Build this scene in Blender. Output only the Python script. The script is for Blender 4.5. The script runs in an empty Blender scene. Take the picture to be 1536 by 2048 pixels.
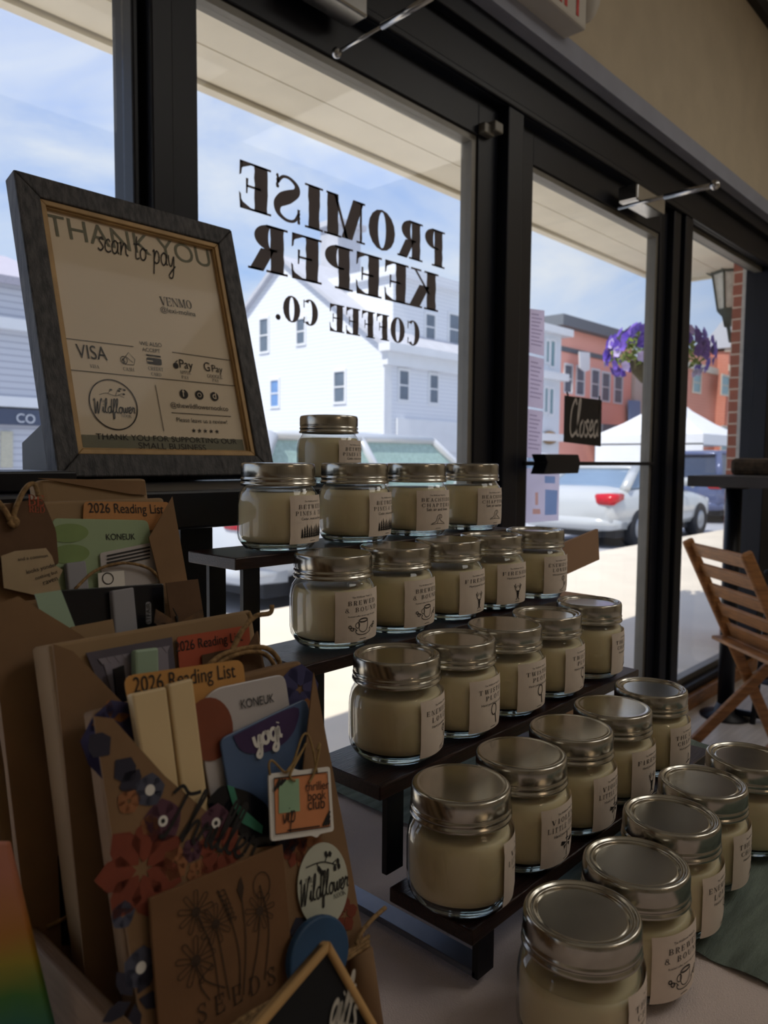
import bpy, bmesh, math, random
from mathutils import Vector, Matrix
random.seed(7)
sc = bpy.context.scene
C = sc.collection
PI = math.pi
# ------------------------------------------------------------------ camera (eye = origin, floor at z = -1.12)
F, YAW, PITCH, ROLL = 1510.0, math.radians(43), math.radians(-4.0), math.radians(.45)
fw = Vector((math.cos(YAW)*math.cos(PITCH), math.sin(YAW)*math.cos(PITCH), math.sin(PITCH)))
r0 = Vector((math.sin(YAW), -math.cos(YAW), 0)); u0 = r0.cross(fw)
RT = r0*math.cos(ROLL)+u0*math.sin(ROLL); UP = u0*math.cos(ROLL)-r0*math.sin(ROLL)
cd = bpy.data.cameras.new('camera'); cam = bpy.data.objects.new('camera', cd); C.objects.link(cam)
cam.matrix_world = Matrix((RT, UP, -fw)).transposed().to_4x4()
cd.sensor_fit = 'AUTO'; cd.sensor_width = 36; cd.lens = F/2048*36
cd.clip_start = .02; cd.clip_end = 500
cd.dof.use_dof = True; cd.dof.focus_distance = .68; cd.dof.aperture_fstop = 10.5
sc.camera = cam
sc.view_settings.view_transform = 'Standard'; sc.view_settings.look = 'None'
sc.view_settings.gamma = 1; sc.view_settings.use_curve_mapping = False
sc.view_settings.exposure = 0.0
# ------------------------------------------------------------------ sky, sun, room lamps
def lin(c):
    f = lambda v: (v/255/12.92) if v/255 <= .04045 else ((v/255+.055)/1.055)**2.4
    return (f(c[0]), f(c[1]), f(c[2]), 1)
W = bpy.data.worlds.new('sky'); sc.world = W; W.use_nodes = True
nt = W.node_tree; nt.nodes.clear(); N = nt.nodes.new; L = nt.links.new
out = N('ShaderNodeOutputWorld'); bg = N('ShaderNodeBackground'); tc = N('ShaderNodeTexCoord')
sep = N('ShaderNodeSeparateXYZ'); L(tc.outputs['Generated'], sep.inputs[0])
ramp = N('ShaderNodeValToRGB'); L(sep.outputs['Z'], ramp.inputs[0])
e = ramp.color_ramp.elements
e[0].position = 0.0; e[0].color = lin((226, 235, 245)); e[1].position = .75; e[1].color = lin((120, 152, 236))
q = e.new(.22); q.color = lin((172, 203, 248))
mp = N('ShaderNodeMapping'); mp.inputs['Scale'].default_value = (1.0, 1.0, 2.6); mp.inputs['Location'].default_value = (.4, .2, .3)
L(tc.outputs['Generated'], mp.inputs[0])
nz = N('ShaderNodeTexNoise'); nz.inputs['Scale'].default_value = 3.2; nz.inputs['Detail'].default_value = 6; nz.inputs['Roughness'].default_value = .58
nz.inputs['Distortion'].default_value = .5
L(mp.outputs[0], nz.inputs['Vector'])
cr = N('ShaderNodeValToRGB'); L(nz.outputs['Fac'], cr.inputs[0])
cr.color_ramp.elements[0].position = .33; cr.color_ramp.elements[0].color = (0, 0, 0, 1)
cr.color_ramp.elements[1].position = .66; cr.color_ramp.elements[1].color = (1, 1, 1, 1)
mx = N('ShaderNodeMix'); mx.data_type = 'RGBA'
L(cr.outputs[0], mx.inputs[0]); L(ramp.outputs[0], mx.inputs[6]); mx.inputs[7].default_value = lin((228, 236, 248))
L(mx.outputs[2], bg.inputs[0]); bg.inputs[1].default_value = 1.0; L(bg.outputs[0], out.inputs[0])

def lamp(name, kind, loc, energy, col=(1, 1, 1), size=.1, rot=None):
    d = bpy.data.lights.new(name, kind); d.energy = energy; d.color = col
    o = bpy.data.objects.new(name, d); C.objects.link(o); o.location = loc
    if kind == 'AREA': d.size = size
    elif kind == 'SUN': d.angle = size
    else: d.shadow_soft_size = size
    if rot: o.rotation_euler = rot
    return o
sun = lamp('sun', 'SUN', (0, 0, 8), 4.2, (1, .95, .86), .01)
sun.rotation_euler = Vector((.62, .05, -.95)).to_track_quat('-Z', 'Y').to_euler()
for lx, ly, le in ((1.9, -1.4, 12.5), (3.7, -.9, 14)):
    lamp('ceiling_lamp_light', 'AREA', (lx, ly, 2.08), le, (1, .95, .87), 1.2)
for i in range(9):      # the warm pendant bulbs over the counter behind the camera
    lamp('pendant_bulb_light', 'POINT', (.35+.16*(i % 3)+random.uniform(-.05, .05), -1.5-.15*(i//3), .80+random.uniform(-.1, .22)), .30, (1, .74, .48), .014)
# ------------------------------------------------------------------ materials
MATS = {}
def mat(name, col, rough=.6, metal=0, var=.12, scale=30, bump=0, bscale=200, stretch=None, spec=.5, col2=None, coat=0, trans=0, sss=0):
    if name in MATS: return MATS[name]
    m = bpy.data.materials.new(name); m.use_nodes = True; t = m.node_tree; b = t.nodes['Principled BSDF']
    b.inputs['Roughness'].default_value = rough; b.inputs['Metallic'].default_value = metal
    b.inputs['Specular IOR Level'].default_value = spec; b.inputs['Coat Weight'].default_value = coat
    b.inputs['Transmission Weight'].default_value = trans
    if sss:
        b.inputs['Subsurface Weight'].default_value = sss; b.inputs['Subsurface Radius'].default_value = (.02, .014, .007); b.inputs['Subsurface Scale'].default_value = .6
    tc = t.nodes.new('ShaderNodeTexCoord'); mp = t.nodes.new('ShaderNodeMapping'); t.links.new(tc.outputs['Object'], mp.inputs[0])
    if stretch: mp.inputs['Scale'].default_value = stretch
    n = t.nodes.new('ShaderNodeTexNoise'); n.inputs['Scale'].default_value = scale; n.inputs['Detail'].default_value = 4
    t.links.new(mp.outputs[0], n.inputs['Vector'])
    r = t.nodes.new('ShaderNodeValToRGB'); t.links.new(n.outputs['Fac'], r.inputs[0])
    c = lin(col); k = lin(col2) if col2 else tuple(max(0, v*(1-2*var)) for v in c[:3])+(1,)
    r.color_ramp.elements[0].position = .3; r.color_ramp.elements[0].color = k
    r.color_ramp.elements[1].position = .7; r.color_ramp.elements[1].color = c
    t.links.new(r.outputs[0], b.inputs['Base Color'])
    if bump:
        n2 = t.nodes.new('ShaderNodeTexNoise'); n2.inputs['Scale'].default_value = bscale; n2.inputs['Detail'].default_value = 3
        t.links.new(mp.outputs[0], n2.inputs['Vector'])
        bp = t.nodes.new('ShaderNodeBump'); bp.inputs['Strength'].default_value = bump; bp.inputs['Distance'].default_value = .002
        t.links.new(n2.outputs['Fac'], bp.inputs['Height']); t.links.new(bp.outputs[0], b.inputs['Normal'])
    MATS[name] = m; return m
def glassmat(name, tint, f0=.04, rough=.01, power=5):
    m = bpy.data.materials.new(name); m.use_nodes = True; t = m.node_tree; t.nodes.clear()
    o = t.nodes.new('ShaderNodeOutputMaterial'); mix = t.nodes.new('ShaderNodeMixShader')
    tr = t.nodes.new('ShaderNodeBsdfTransparent'); tr.inputs[0].default_value = tint
    gl = t.nodes.new('ShaderNodeBsdfGlossy'); gl.inputs['Roughness'].default_value = rough
    lw = t.nodes.new('ShaderNodeLayerWeight'); lw.inputs[0].default_value = .5
    p = t.nodes.new('ShaderNodeMath'); p.operation = 'POWER'; p.inputs[1].default_value = power; t.links.new(lw.outputs['Facing'], p.inputs[0])
    a = t.nodes.new('ShaderNodeMath'); a.operation = 'MULTIPLY_ADD'; a.inputs[1].default_value = 1-f0; a.inputs[2].default_value = f0
    t.links.new(p.outputs[0], a.inputs[0]); t.links.new(a.outputs[0], mix.inputs[0])
    t.links.new(tr.outputs[0], mix.inputs[1]); t.links.new(gl.outputs[0], mix.inputs[2]); t.links.new(mix.outputs[0], o.inputs[0])
    MATS[name] = m; return m
def realglass(name, tint):
    m = bpy.data.materials.new(name); m.use_nodes = True; t = m.node_tree; t.nodes.clear()
    o = t.nodes.new('ShaderNodeOutputMaterial'); g = t.nodes.new('ShaderNodeBsdfGlass'); g.inputs['Color'].default_value = tint
    g.inputs['Roughness'].default_value = .03; g.inputs['IOR'].default_value = 1.48; t.links.new(g.outputs[0], o.inputs[0]); return m
def papermat(name, col, k=.6):
    m = mat(name, col, .8, 0, .03, 10); t = m.node_tree; b = t.nodes['Principled BSDF']; o = t.nodes['Material Output']
    if 'tl' not in t.nodes:
        r = [n for n in t.nodes if n.type == 'VALTORGB'][0]
        tl = t.nodes.new('ShaderNodeBsdfTranslucent'); tl.name = 'tl'; t.links.new(r.outputs[0], tl.inputs[0]); x = t.nodes.new('ShaderNodeMixShader'); x.inputs[0].default_value = k
        t.links.new(b.outputs[0], x.inputs[1]); t.links.new(tl.outputs[0], x.inputs[2]); t.links.new(x.outputs[0], o.inputs[0])
    return m
def film(name, tint):
    m = bpy.data.materials.new(name); m.use_nodes = True; t = m.node_tree; t.nodes.clear(); o = t.nodes.new('ShaderNodeOutputMaterial'); b = t.nodes.new('ShaderNodeBsdfTransparent'); b.inputs[0].default_value = lin(tint); t.links.new(b.outputs[0], o.inputs[0]); return m
def rowmat(name, kind, c1, c2, sx, sy, mortar=.04, rough=.85, vec='Object', axes=None):
    """bricks or clapboards in object space"""
    m = bpy.data.materials.new(name); m.use_nodes = True; t = m.node_tree; b = t.nodes['Principled BSDF']; b.inputs['Roughness'].default_value = rough
    tc = t.nodes.new('ShaderNodeTexCoord'); sp = t.nodes.new('ShaderNodeSeparateXYZ'); cb = t.nodes.new('ShaderNodeCombineXYZ')
    t.links.new(tc.outputs[vec], sp.inputs[0])
    ad = t.nodes.new('ShaderNodeMath'); ad.operation = 'ADD'; t.links.new(sp.outputs['X'], ad.inputs[0]); t.links.new(sp.outputs['Y'], ad.inputs[1])
    t.links.new(ad.outputs[0], cb.inputs[0]); t.links.new(sp.outputs['Z'], cb.inputs[1])
    br = t.nodes.new('ShaderNodeTexBrick'); t.links.new(cb.outputs[0], br.inputs['Vector']); br.inputs['Scale'].default_value = 1
    br.inputs['Brick Width'].default_value = sx; br.inputs['Row Height'].default_value = sy; br.inputs['Mortar Size'].default_value = mortar
    br.inputs['Color1'].default_value = lin(c1); br.inputs['Color2'].default_value = tuple(v*.8 for v in lin(c1)[:3])+(1,) if kind == 'brick' else lin(c1)
    br.inputs['Mortar'].default_value = lin(c2); t.links.new(br.outputs[0], b.inputs['Base Color']); MATS[name] = m; return m
M = {}
M['black'] = mat('black_metal', (12, 15, 26), .42, 0, .2, 12, spec=.4)
M['frame'] = mat('dark_aluminium', (11, 15, 28), .42, 0, .15, 6, spec=.35)
M['framelt'] = mat('glazing_bead', (120, 116, 108), .4, .3, .1, 9)
M['wall'] = mat('beige_wall_paint', (204, 190, 166), .9, 0, .05, 8, .15, 120)
M['reveal'] = mat('grey_reveal_paint', (158, 162, 178), .7, 0, .06, 8)
M['ceil'] = mat('ceiling_paint', (214, 210, 198), .9, 0, .05, 8)
M['floor'] = mat('pale_wood_floor', (214, 204, 196), .35, 0, .12, 4, 0, 1, (1, 14, 1))
M['walnut'] = mat('dark_walnut', (58, 34, 30), .32, 0, .4, 26, .25, 60, (1.2, 16, 16))
M['wood'] = mat('chair_wood', (176, 120, 70), .45, 0, .25, 14, .1, 50, (1, 1, 8))
M['craft'] = mat('kraft_paper', (140, 108, 76), .85, 0, .10, 22, .25, 60)
M['craft2'] = mat('kraft_paper_dark', (104, 76, 52), .85, 0, .12, 30, .25, 90)
M['craft3'] = mat('kraft_paper_light', (160, 132, 98), .85, 0, .08, 18, .35, 50)
M['twine'] = mat('jute_twine', (176, 142, 98), .95, 0, .3, 300, .5, 900)
M['cord'] = mat('thin_gold_cord', (170, 140, 90), .8, 0, .2, 300)
M['wax'] = mat('cream_wax', (242, 224, 184), .45, 0, .05, 20, 0, 1, sss=.25)
M['label'] = mat('label_paper', (242, 226, 212), .7, 0, .04, 60)
M['ink'] = mat('black_ink', (28, 24, 24), .7, 0, .1, 50)
M['inkgrey'] = mat('grey_ink', (120, 112, 104), .8, 0, .1, 50)
M['lid'] = mat('brushed_tin', (208, 204, 194), .17, 1, .06, 40)
M['lid2'] = mat('satin_tin_band', (198, 194, 184), .2, 1, .08, 60)
M['white'] = mat('white_card', (236, 232, 226), .7, 0, .03, 20)
M['jar'] = glassmat('jar_glass', (.96, .975, .965, 1), .05, .008, 3.0)
M['base'] = realglass('thick_glass', (.94, .975, .97, 1))
M['museum'] = glassmat('picture_glass', (.99, .99, .99, 1), .004, .05, 6)
M['pane'] = glassmat('window_glass', (.985, .99, .99, 1), .012, .0, 5)
M['cloth'] = mat('mauve_beige_tablecloth', (238, 222, 218), .95, 0, .08, 9, .6, 900)
M['gauze'] = mat('sage_gauze', (140, 156, 146), .95, 0, .28, 14, .8, 260, (1, 7, 1))
M['steel'] = mat('polished_steel', (190, 190, 190), .25, 1, .05, 20)
# ------------------------------------------------------------------ mesh building
WORLD = {}
class MB:
    def __init__(s): s.v = []; s.f = []; s.sm = []; s.xf = Matrix.Identity(4)
    def add(s, vs, fs, smooth=False):
        k = len(s.v); s.v += [s.xf @ Vector(p) for p in vs]
        for f in fs: s.f.append([i+k for i in f]); s.sm.append(smooth)
        return s
    def box(s, x0, y0, z0, x1, y1, z1):
        return s.add([(x0,y0,z0),(x1,y0,z0),(x1,y1,z0),(x0,y1,z0),(x0,y0,z1),(x1,y0,z1),(x1,y1,z1),(x0,y1,z1)],
              [(0,3,2,1),(4,5,6,7),(0,1,5,4),(1,2,6,5),(2,3,7,6),(3,0,4,7)])
    def slab(s, pts, n, t):
        """polygon pts (3D), extruded by t along -n"""
        pts = [Vector(p) for p in pts]; n = Vector(n).normalized(); k = len(pts)
        nn = sum(((pts[i]-pts[0]).cross(pts[(i+1) % k]-pts[0]) for i in range(1, k)), Vector())
        if nn.dot(n) < 0: pts.reverse()
        lo = [p-n*t for p in pts]
        return s.add(pts+lo, [list(range(k)), list(range(2*k-1, k-1, -1))]+[(i, i+k, (i+1) % k+k, (i+1) % k) for i in range(k)])
    def tube(s, pts, r, n=8, caps=True, closed=False):
        pts = [Vector(p) for p in pts]; k = len(pts); rs = r if isinstance(r, (list, tuple)) else [r]*k
        ref = None; vs = []
        for i, p in enumerate(pts):
            d = (pts[(i+1) % k]-pts[i-1]) if closed else (pts[min(i+1, k-1)]-pts[max(i-1, 0)])
            d.normalize()
            if ref is None: ref = d.orthogonal().normalized()
            ref = (ref-d*ref.dot(d)); ref = ref.normalized() if ref.length > 1e-6 else d.orthogonal().normalized()
            b = d.cross(ref)
            vs += [p+(ref*math.cos(2*PI*j/n)+b*math.sin(2*PI*j/n))*rs[i] for j in range(n)]
        fs = [(i*n+j, i*n+(j+1) % n, ((i+1) % k)*n+(j+1) % n, ((i+1) % k)*n+j) for i in range(k if closed else k-1) for j in range(n)]
        if caps and not closed: fs += [list(range(n-1, -1, -1)), list(range((k-1)*n, k*n))]
        return s.add(vs, fs, True)
    def lathe(s, prof, n=32, cross=None, caps=(False, False)):
        vs = []
        for q in prof:
            for j in range(n):
                a = 2*PI*j/n; k = cross(a, q) if cross else 1
                vs.append((q[0]*math.cos(a)*k, q[0]*math.sin(a)*k, q[1]))
        m = len(prof)
        fs = [(i*n+j, i*n+(j+1) % n, (i+1)*n+(j+1) % n, (i+1)*n+j) for i in range(m-1) for j in range(n)]
        s.add(vs, fs, True)
        k = len(s.v)-len(vs)
        if caps[0]: s.f.append([k+j for j in range(n-1, -1, -1)]); s.sm.append(False)
        if caps[1]: s.f.append([k+(m-1)*n+j for j in range(n)]); s.sm.append(False)
        return s
    def ball(s, c, r, n=12, sq=(1, 1, 1)):
        vs = []; m = n//2+1
        for i in range(m):
            t = PI*i/(m-1)
            for j in range(n): vs.append((c[0]+r*sq[0]*math.sin(t)*math.cos(2*PI*j/n), c[1]+r*sq[1]*math.sin(t)*math.sin(2*PI*j/n), c[2]+r*sq[2]*math.cos(t)))
        return s.add(vs, [(i*n+j, (i+1)*n+j, (i+1)*n+(j+1) % n, i*n+(j+1) % n) for i in range(m-1) for j in range(n)], True)
    def flat(s, F2, fn):
        """2D faces (verts, faces) through a mapping"""
        return s.add([fn(*p) for p in F2[0]], F2[1])
def wloc(o): return WORLD.get(o.name, Vector((0, 0, 0)))
def obj(name, mb, m, parent=None, bevel=0, origin=None, sub=0, seg=2):
    me = bpy.data.meshes.new(name)
    if not mb.v: mb.add([(0, 0, 0), (1e-4, 0, 0), (0, 1e-4, 0)], [(0, 1, 2)])
    xs = [p.x for p in mb.v]; ys = [p.y for p in mb.v]; zs = [p.z for p in mb.v]
    c = Vector(origin) if origin else Vector(((min(xs)+max(xs))/2, (min(ys)+max(ys))/2, min(zs)))
    me.from_pydata([p-c for p in mb.v], [], mb.f); me.polygons.foreach_set('use_smooth', mb.sm); me.update()
    me.materials.append(m)
    o = bpy.data.objects.new(name, me); C.objects.link(o)
    o.location = c-(wloc(parent) if parent else Vector((0, 0, 0))); WORLD[o.name] = c
    if parent: o.parent = parent
    if bevel:
        b = o.modifiers.new('bevel', 'BEVEL'); b.width = bevel; b.segments = seg; b.limit_method = 'ANGLE'; b.angle_limit = .6
    if sub:
        b = o.modifiers.new('sub', 'SUBSURF'); b.levels = sub; b.render_levels = sub
    return o
def empty(name, loc, label=None, cat=None, group=None, kind=None):
    o = bpy.data.objects.new(name, None); C.objects.link(o); o.location = loc; o.empty_display_size = .05; WORLD[o.name] = Vector(loc)
    return tag(o, label, cat, group, kind)
def tag(o, label=None, cat=None, group=None, kind=None):
    if label: o['label'] = label
    if cat: o['category'] = cat
    if group: o['group'] = group
    if kind: o['kind'] = kind
    return o
def struct(name, mb, m, parent=None, bevel=0):
    o = obj(name, mb, m, parent, bevel)
    if not parent: o['kind'] = 'structure'
    return o
def B(*a): return MB().box(*a)
def copy_tree(o, parent=None):
    c = o.copy(); C.objects.link(c); c.parent = parent; WORLD[c.name] = wloc(o)
    for ch in list(o.children): copy_tree(ch, c)
    return c
# ---- photograph geometry: a pixel becomes a point on a plane of the place
def ray(x, y): return RT*((x-768)/F)-UP*((y-1024)/F)+fw
def onz(x, y, z): r = ray(x, y); return r*(z/r.z)
def ony(x, y, Y): r = ray(x, y); return r*(Y/r.y)
def onx(x, y, X): r = ray(x, y); return r*(X/r.x)
class Plane:
    def __init__(s, o, U, V):
        s.o = Vector(o); s.U = Vector(U).normalized(); V = Vector(V); s.V = (V-s.U*V.dot(s.U)).normalized(); s.N = s.U.cross(s.V)
    def at(s, u, v, n=0): return s.o+s.U*u+s.V*v+s.N*n
    def uv(s, x, y, n=0):
        r = ray(x, y); p = r*((s.o+s.N*n).dot(s.N)/r.dot(s.N))-s.o; return (p.dot(s.U), p.dot(s.V))
    def pp(s, pts, n=0): return [s.at(*s.uv(x, y, n), n) for x, y in pts]
    def fn(s, n): return lambda u, v: s.at(u, v, n)
    def slab(s, pts, n, t, px=True, rnd=0):
        q = [s.uv(x, y, n) for x, y in pts] if px else pts
        if rnd: q = rounded(q, rnd)
        return MB().slab([s.at(u, v, n) for u, v in q], s.N, t)
def rounded(q, r, k=4):
    out = []; n = len(q)
    for i in range(n):
        a, b, c = Vector(q[i-1]), Vector(q[i]), Vector(q[(i+1) % n])
        d = min(r, (a-b).length*.45, (c-b).length*.45); p0 = b+(a-b).normalized()*d; p1 = b+(c-b).normalized()*d
        for j in range(k+1):
            t = j/k; out.append(tuple(p0*(1-t)**2+b*2*t*(1-t)+p1*t*t))
    return out
# ---- lettering
_fc = {}
def sans(text):
    if text not in _fc:
        cu = bpy.data.curves.new('t', 'FONT'); cu.body = text; o = bpy.data.objects.new('t', cu)
        me = bpy.data.meshes.new_from_object(o); vs = [(v.co.x, v.co.y) for v in me.vertices]; fs = [list(p.vertices) for p in me.polygons]
        bpy.data.objects.remove(o); bpy.data.meshes.remove(me)
        x0 = min(v[0] for v in vs); _fc[text] = ([(x-x0, y) for x, y in vs], fs)
    return _fc[text]
def spline(pts, k=6):
    out = []; n = len(pts); P = [Vector(p) for p in pts]
    for i in range(n-1):
        a, b, c, d = P[max(i-1, 0)], P[i], P[i+1], P[min(i+2, n-1)]
        for j in range(k):
            t = j/k; out.append(.5*((2*b)+(c-a)*t+(2*a-5*b+4*c-d)*t*t+(3*b-a-3*c+d)*t**3))
    out.append(P[-1]); return out
def SG(T=.2, h=.05, jit=0):
    class Gl:
        pass
    def quad(o, a, b, c, d): k = len(o[0]); o[0].extend([a, b, c, d]); o[1].append([k, k+1, k+2, k+3])
    def rect(o, x0, y0, x1, y1): quad(o, (x0, y0), (x1, y0), (x1, y1), (x0, y1))
    def v(o, x, y0, y1, w=None):
        w = T if w is None else w; n = 7 if jit else 1; pl = pr = 0
        for i in range(n):
            a = y0+(y1-y0)*i/n; b = y0+(y1-y0)*(i+1)/n; ql = random.uniform(-jit, jit); qr = random.uniform(-jit, jit)
            quad(o, (x-w/2+pl, a), (x+w/2+pr, a), (x+w/2+qr, b), (x-w/2+ql, b)); pl, pr = ql, qr
    def hh(o, y, x0, x1): rect(o, x0, y-h/2, x1, y+h/2)
    def sf(o, x, y): rect(o, x-T/2-.08, y if y < .5 else y-h, x+T/2+.08, y+h if y < .5 else y)
    def d(o, x0, y0, x1, y1, k): w = max(T*k, h)/2*1.1; quad(o, (x0-w, y0), (x0+w, y0), (x1+w, y1), (x1-w, y1))
    def arc(o, cx, cy, rx, ry, a0, a1, tk=1):
        n = 16; ix, iy = rx-T*tk, ry-h*1.1; pv = None
        for i in range(n+1):
            a = math.radians(a0+(a1-a0)*i/n); c, s_ = math.cos(a), math.sin(a); q = ((cx+rx*c, cy+ry*s_), (cx+ix*c, cy+iy*s_))
            if pv: quad(o, pv[0], q[0], q[1], pv[1])
            pv = q
    def earm(o, x0, x1, mid):      # E/F arms with bracket ticks
        hh(o, 1-h/2, x0, x1); quad(o, (x1-h*1.2, 1), (x1, 1), (x1+.01, .68), (x1-.03, .72))
        quad(o, (x1-.22, 1-h), (x1-h, 1-h), (x1-.02, .8), (x1-.06, .86))
        hh(o, .5, x0, x1-.12); quad(o, (x1-.15, .34), (x1-.12, .34), (x1-.12, .66), (x1-.17, .66))
    def S(o):
        ctl = [(.55, .80), (.44, .955), (.28, .965), (.13, .85), (.14, .70), (.30, .565), (.44, .46), (.55, .32), (.53, .14), (.36, .03), (.18, .06), (.08, .24)]
        P_ = spline(ctl, 5); m_ = len(P_)-1
        L_, R_ = [], []
        for i, p_ in enumerate(P_):
            d_ = (P_[min(i+1, m_)]-P_[max(i-1, 0)]).normalized(); f_ = i/m_
            w = h*1.3+(T*1.05-h*1.3)*math.exp(-((f_-.5)/.17)**2); nn = Vector((-d_.y, d_.x))*w/2
            L_.append(tuple(p_+nn)); R_.append(tuple(p_-nn))
        for i in range(m_): quad(o, L_[i], L_[i+1], R_[i+1], R_[i])
        v(o, .55, .68, .99, h); v(o, .08, .01, .34, h)
    A = {}
    def g(ch, w, fn): o = ([], []); fn(o); A[ch] = (w, o)
    p = .08+T/2
    g('I', T+.22, lambda o: (v(o, p+.03, 0, 1), sf(o, p+.03, 0), sf(o, p+.03, 1)))
    g('P', .70, lambda o: (v(o, p, 0, 1), sf(o, p, 0), sf(o, p, 1), arc(o, .34, .73, .32, .27, -90, 90), hh(o, 1-h/2, p, .36), hh(o, .46+h/2, p, .36)))
    g('R', .78, lambda o: (A['P'] and [quad(o, *[A['P'][1][0][i] for i in f]) for f in A['P'][1][1]], d(o, .62, 0, .40, .48, .9), hh(o, h/2, .52, .78)))
    g('B', .72, lambda o: (v(o, p, 0, 1), sf(o, p, 0), sf(o, p, 1), arc(o, .34, .75, .30, .25, -90, 90), arc(o, .34, .26, .35, .26, -90, 90), hh(o, 1-h/2, p, .36), hh(o, .5, p, .36), hh(o, h/2, p, .36)))
    g('D', .80, lambda o: (v(o, p, 0, 1), sf(o, p, 0), sf(o, p, 1), arc(o, .34, .5, .42, .5, -90, 90), hh(o, 1-h/2, p, .36), hh(o, h/2, p, .36)))
    g('E', .70, lambda o: (v(o, p, 0, 1), sf(o, p, 0), sf(o, p, 1), earm(o, p, .64, 1), hh(o, h/2, p, .64), quad(o, (.60, 0), (.64, 0), (.66, .34), (.62, .3)), quad(o, (.42, h), (.62, h), (.63, .22), (.58, .14))))
    g('F', .68, lambda o: (v(o, p, 0, 1), sf(o, p, 0), sf(o, p, 1), earm(o, p, .62, 1)))
    g('L', .66, lambda o: (v(o, p, 0, 1), sf(o, p, 0), sf(o, p, 1), hh(o, h/2, p, .6), v(o, .6, 0, .3, h)))
    g('T', .76, lambda o: (v(o, .38, 0, 1), sf(o, .38, 0), hh(o, 1-h/2, .05, .71), v(o, .06, .7, 1, h), v(o, .70, .7, 1, h)))
    g('H', .88, lambda o: (v(o, p, 0, 1), sf(o, p, 0), sf(o, p, 1), v(o, .88-p, 0, 1), sf(o, .88-p, 0), sf(o, .88-p, 1), hh(o, .5, p, .88-p)))
    g('K', .86, lambda o: (v(o, p, 0, 1), sf(o, p, 0), sf(o, p, 1), d(o, .28, .42, .68, 1-h, .25), d(o, .70, h, .42, .60, 1), sf(o, .70, 0), hh(o, 1-h/2, .52, .82)))
    g('N', .90, lambda o: (v(o, .14, 0, 1, h), v(o, .76, 0, 1, h), d(o, .74, 0, .16, 1, .9), hh(o, h/2, .03, .26), hh(o, 1-h/2, .03, .2), hh(o, 1-h/2, .64, .88)))
    g('M', 1.04, lambda o: (v(o, .13, 0, 1, h), d(o, .50, .02, .2, 1, .95), d(o, .50, .02, .80, 1, .25), v(o, .86, 0, 1), sf(o, .86, 0), hh(o, 1-h/2, .78, 1.02), hh(o, h/2, .02, .25), hh(o, 1-h/2, .02, .25)))
    g('O', .84, lambda o: arc(o, .42, .5, .38, .51, 0, 360))
    g('C', .78, lambda o: (arc(o, .42, .5, .38, .51, 50, 310), v(o, .68, .66, .96, h), v(o, .68, .06, .3, h)))
    g('G', .84, lambda o: (arc(o, .42, .5, .38, .51, 50, 310), v(o, .70, .68, .96, h), v(o, .68, .08, .42), sf(o, .68, .42)))
    g('S', .66, S)
    g('U', .86, lambda o: (v(o, p, .3, 1), sf(o, p, 1), v(o, .74, .3, 1, h), sf(o, .74, 1), arc(o, (p-T/2+.74)/2, .3, (.74-p+T/2)/2, .3, 180, 360, .8)))
    g('V', .84, lambda o: (d(o, .42, 0, .16, 1, 1), d(o, .42, 0, .70, 1, .25), hh(o, 1-h/2, .02, .32), hh(o, 1-h/2, .58, .82)))
    g('W', 1.16, lambda o: (d(o, .34, 0, .16, 1, .9), d(o, .34, 0, .56, 1, .25), d(o, .80, 0, .58, 1, .9), d(o, .80, 0, 1.02, 1, .25), hh(o, 1-h/2, .02, .32), hh(o, 1-h/2, .9, 1.14)))
    g('A', .86, lambda o: (d(o, .12, 0, .42, 1, .25), d(o, .70, 0, .42, 1, .95), hh(o, .3, .22, .62), hh(o, h/2, .0, .25), hh(o, h/2, .55, .86)))
    g('X', .84, lambda o: (d(o, .12, 0, .7, 1, .25), d(o, .70, 0, .14, 1, .95)))
    g('Y', .84, lambda o: (v(o, .42, 0, .48), sf(o, .42, 0), d(o, .42, .42, .14, 1, .9), d(o, .42, .42, .72, 1, .25)))
    g('&', .86, lambda o: (arc(o, .36, .76, .2, .24, 0, 360, .6), arc(o, .34, .27, .3, .29, 30, 340, .8), d(o, .74, 0, .26, .64, .7)))
    g('.', .3, lambda o: arc(o, .14, .11, .11, .11, 0, 360, .54))
    g(' ', .4, lambda o: None)
    return A
BOLD = SG(.27, .05, .012); LIGHT = SG(.13, .05)
def serif(text, G=None, sp=.04):
    G = G or LIGHT; vs, fs = [], []; x = 0
    for ch in text:
        w, o = G[ch]; k = len(vs); vs += [(a+x, b) for a, b in o[0]]; fs += [[i+k for i in f] for f in o[1]]; x += w+sp
    return (vs, fs)
def ribbon(o, pts, w, sm=True, taper=False):
    P = spline(pts) if sm and len(pts) > 2 else [Vector(p) for p in pts]
    k0 = len(o[0]); n = len(P)
    for i, p in enumerate(P):
        d = P[min(i+1, n-1)]-P[max(i-1, 0)]
        if d.length < 1e-9: d = Vector((1, 0))
        nn = Vector((-d.y, d.x)).normalized()*w/2*((.35+.65*math.sin(PI*min(1, max(0, i/(n-1))))) if taper else 1)
        o[0].extend([tuple(p+nn), tuple(p-nn)])
    for i in range(n-1): o[1].append([k0+2*i, k0+2*i+1, k0+2*i+3, k0+2*i+2])
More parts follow.
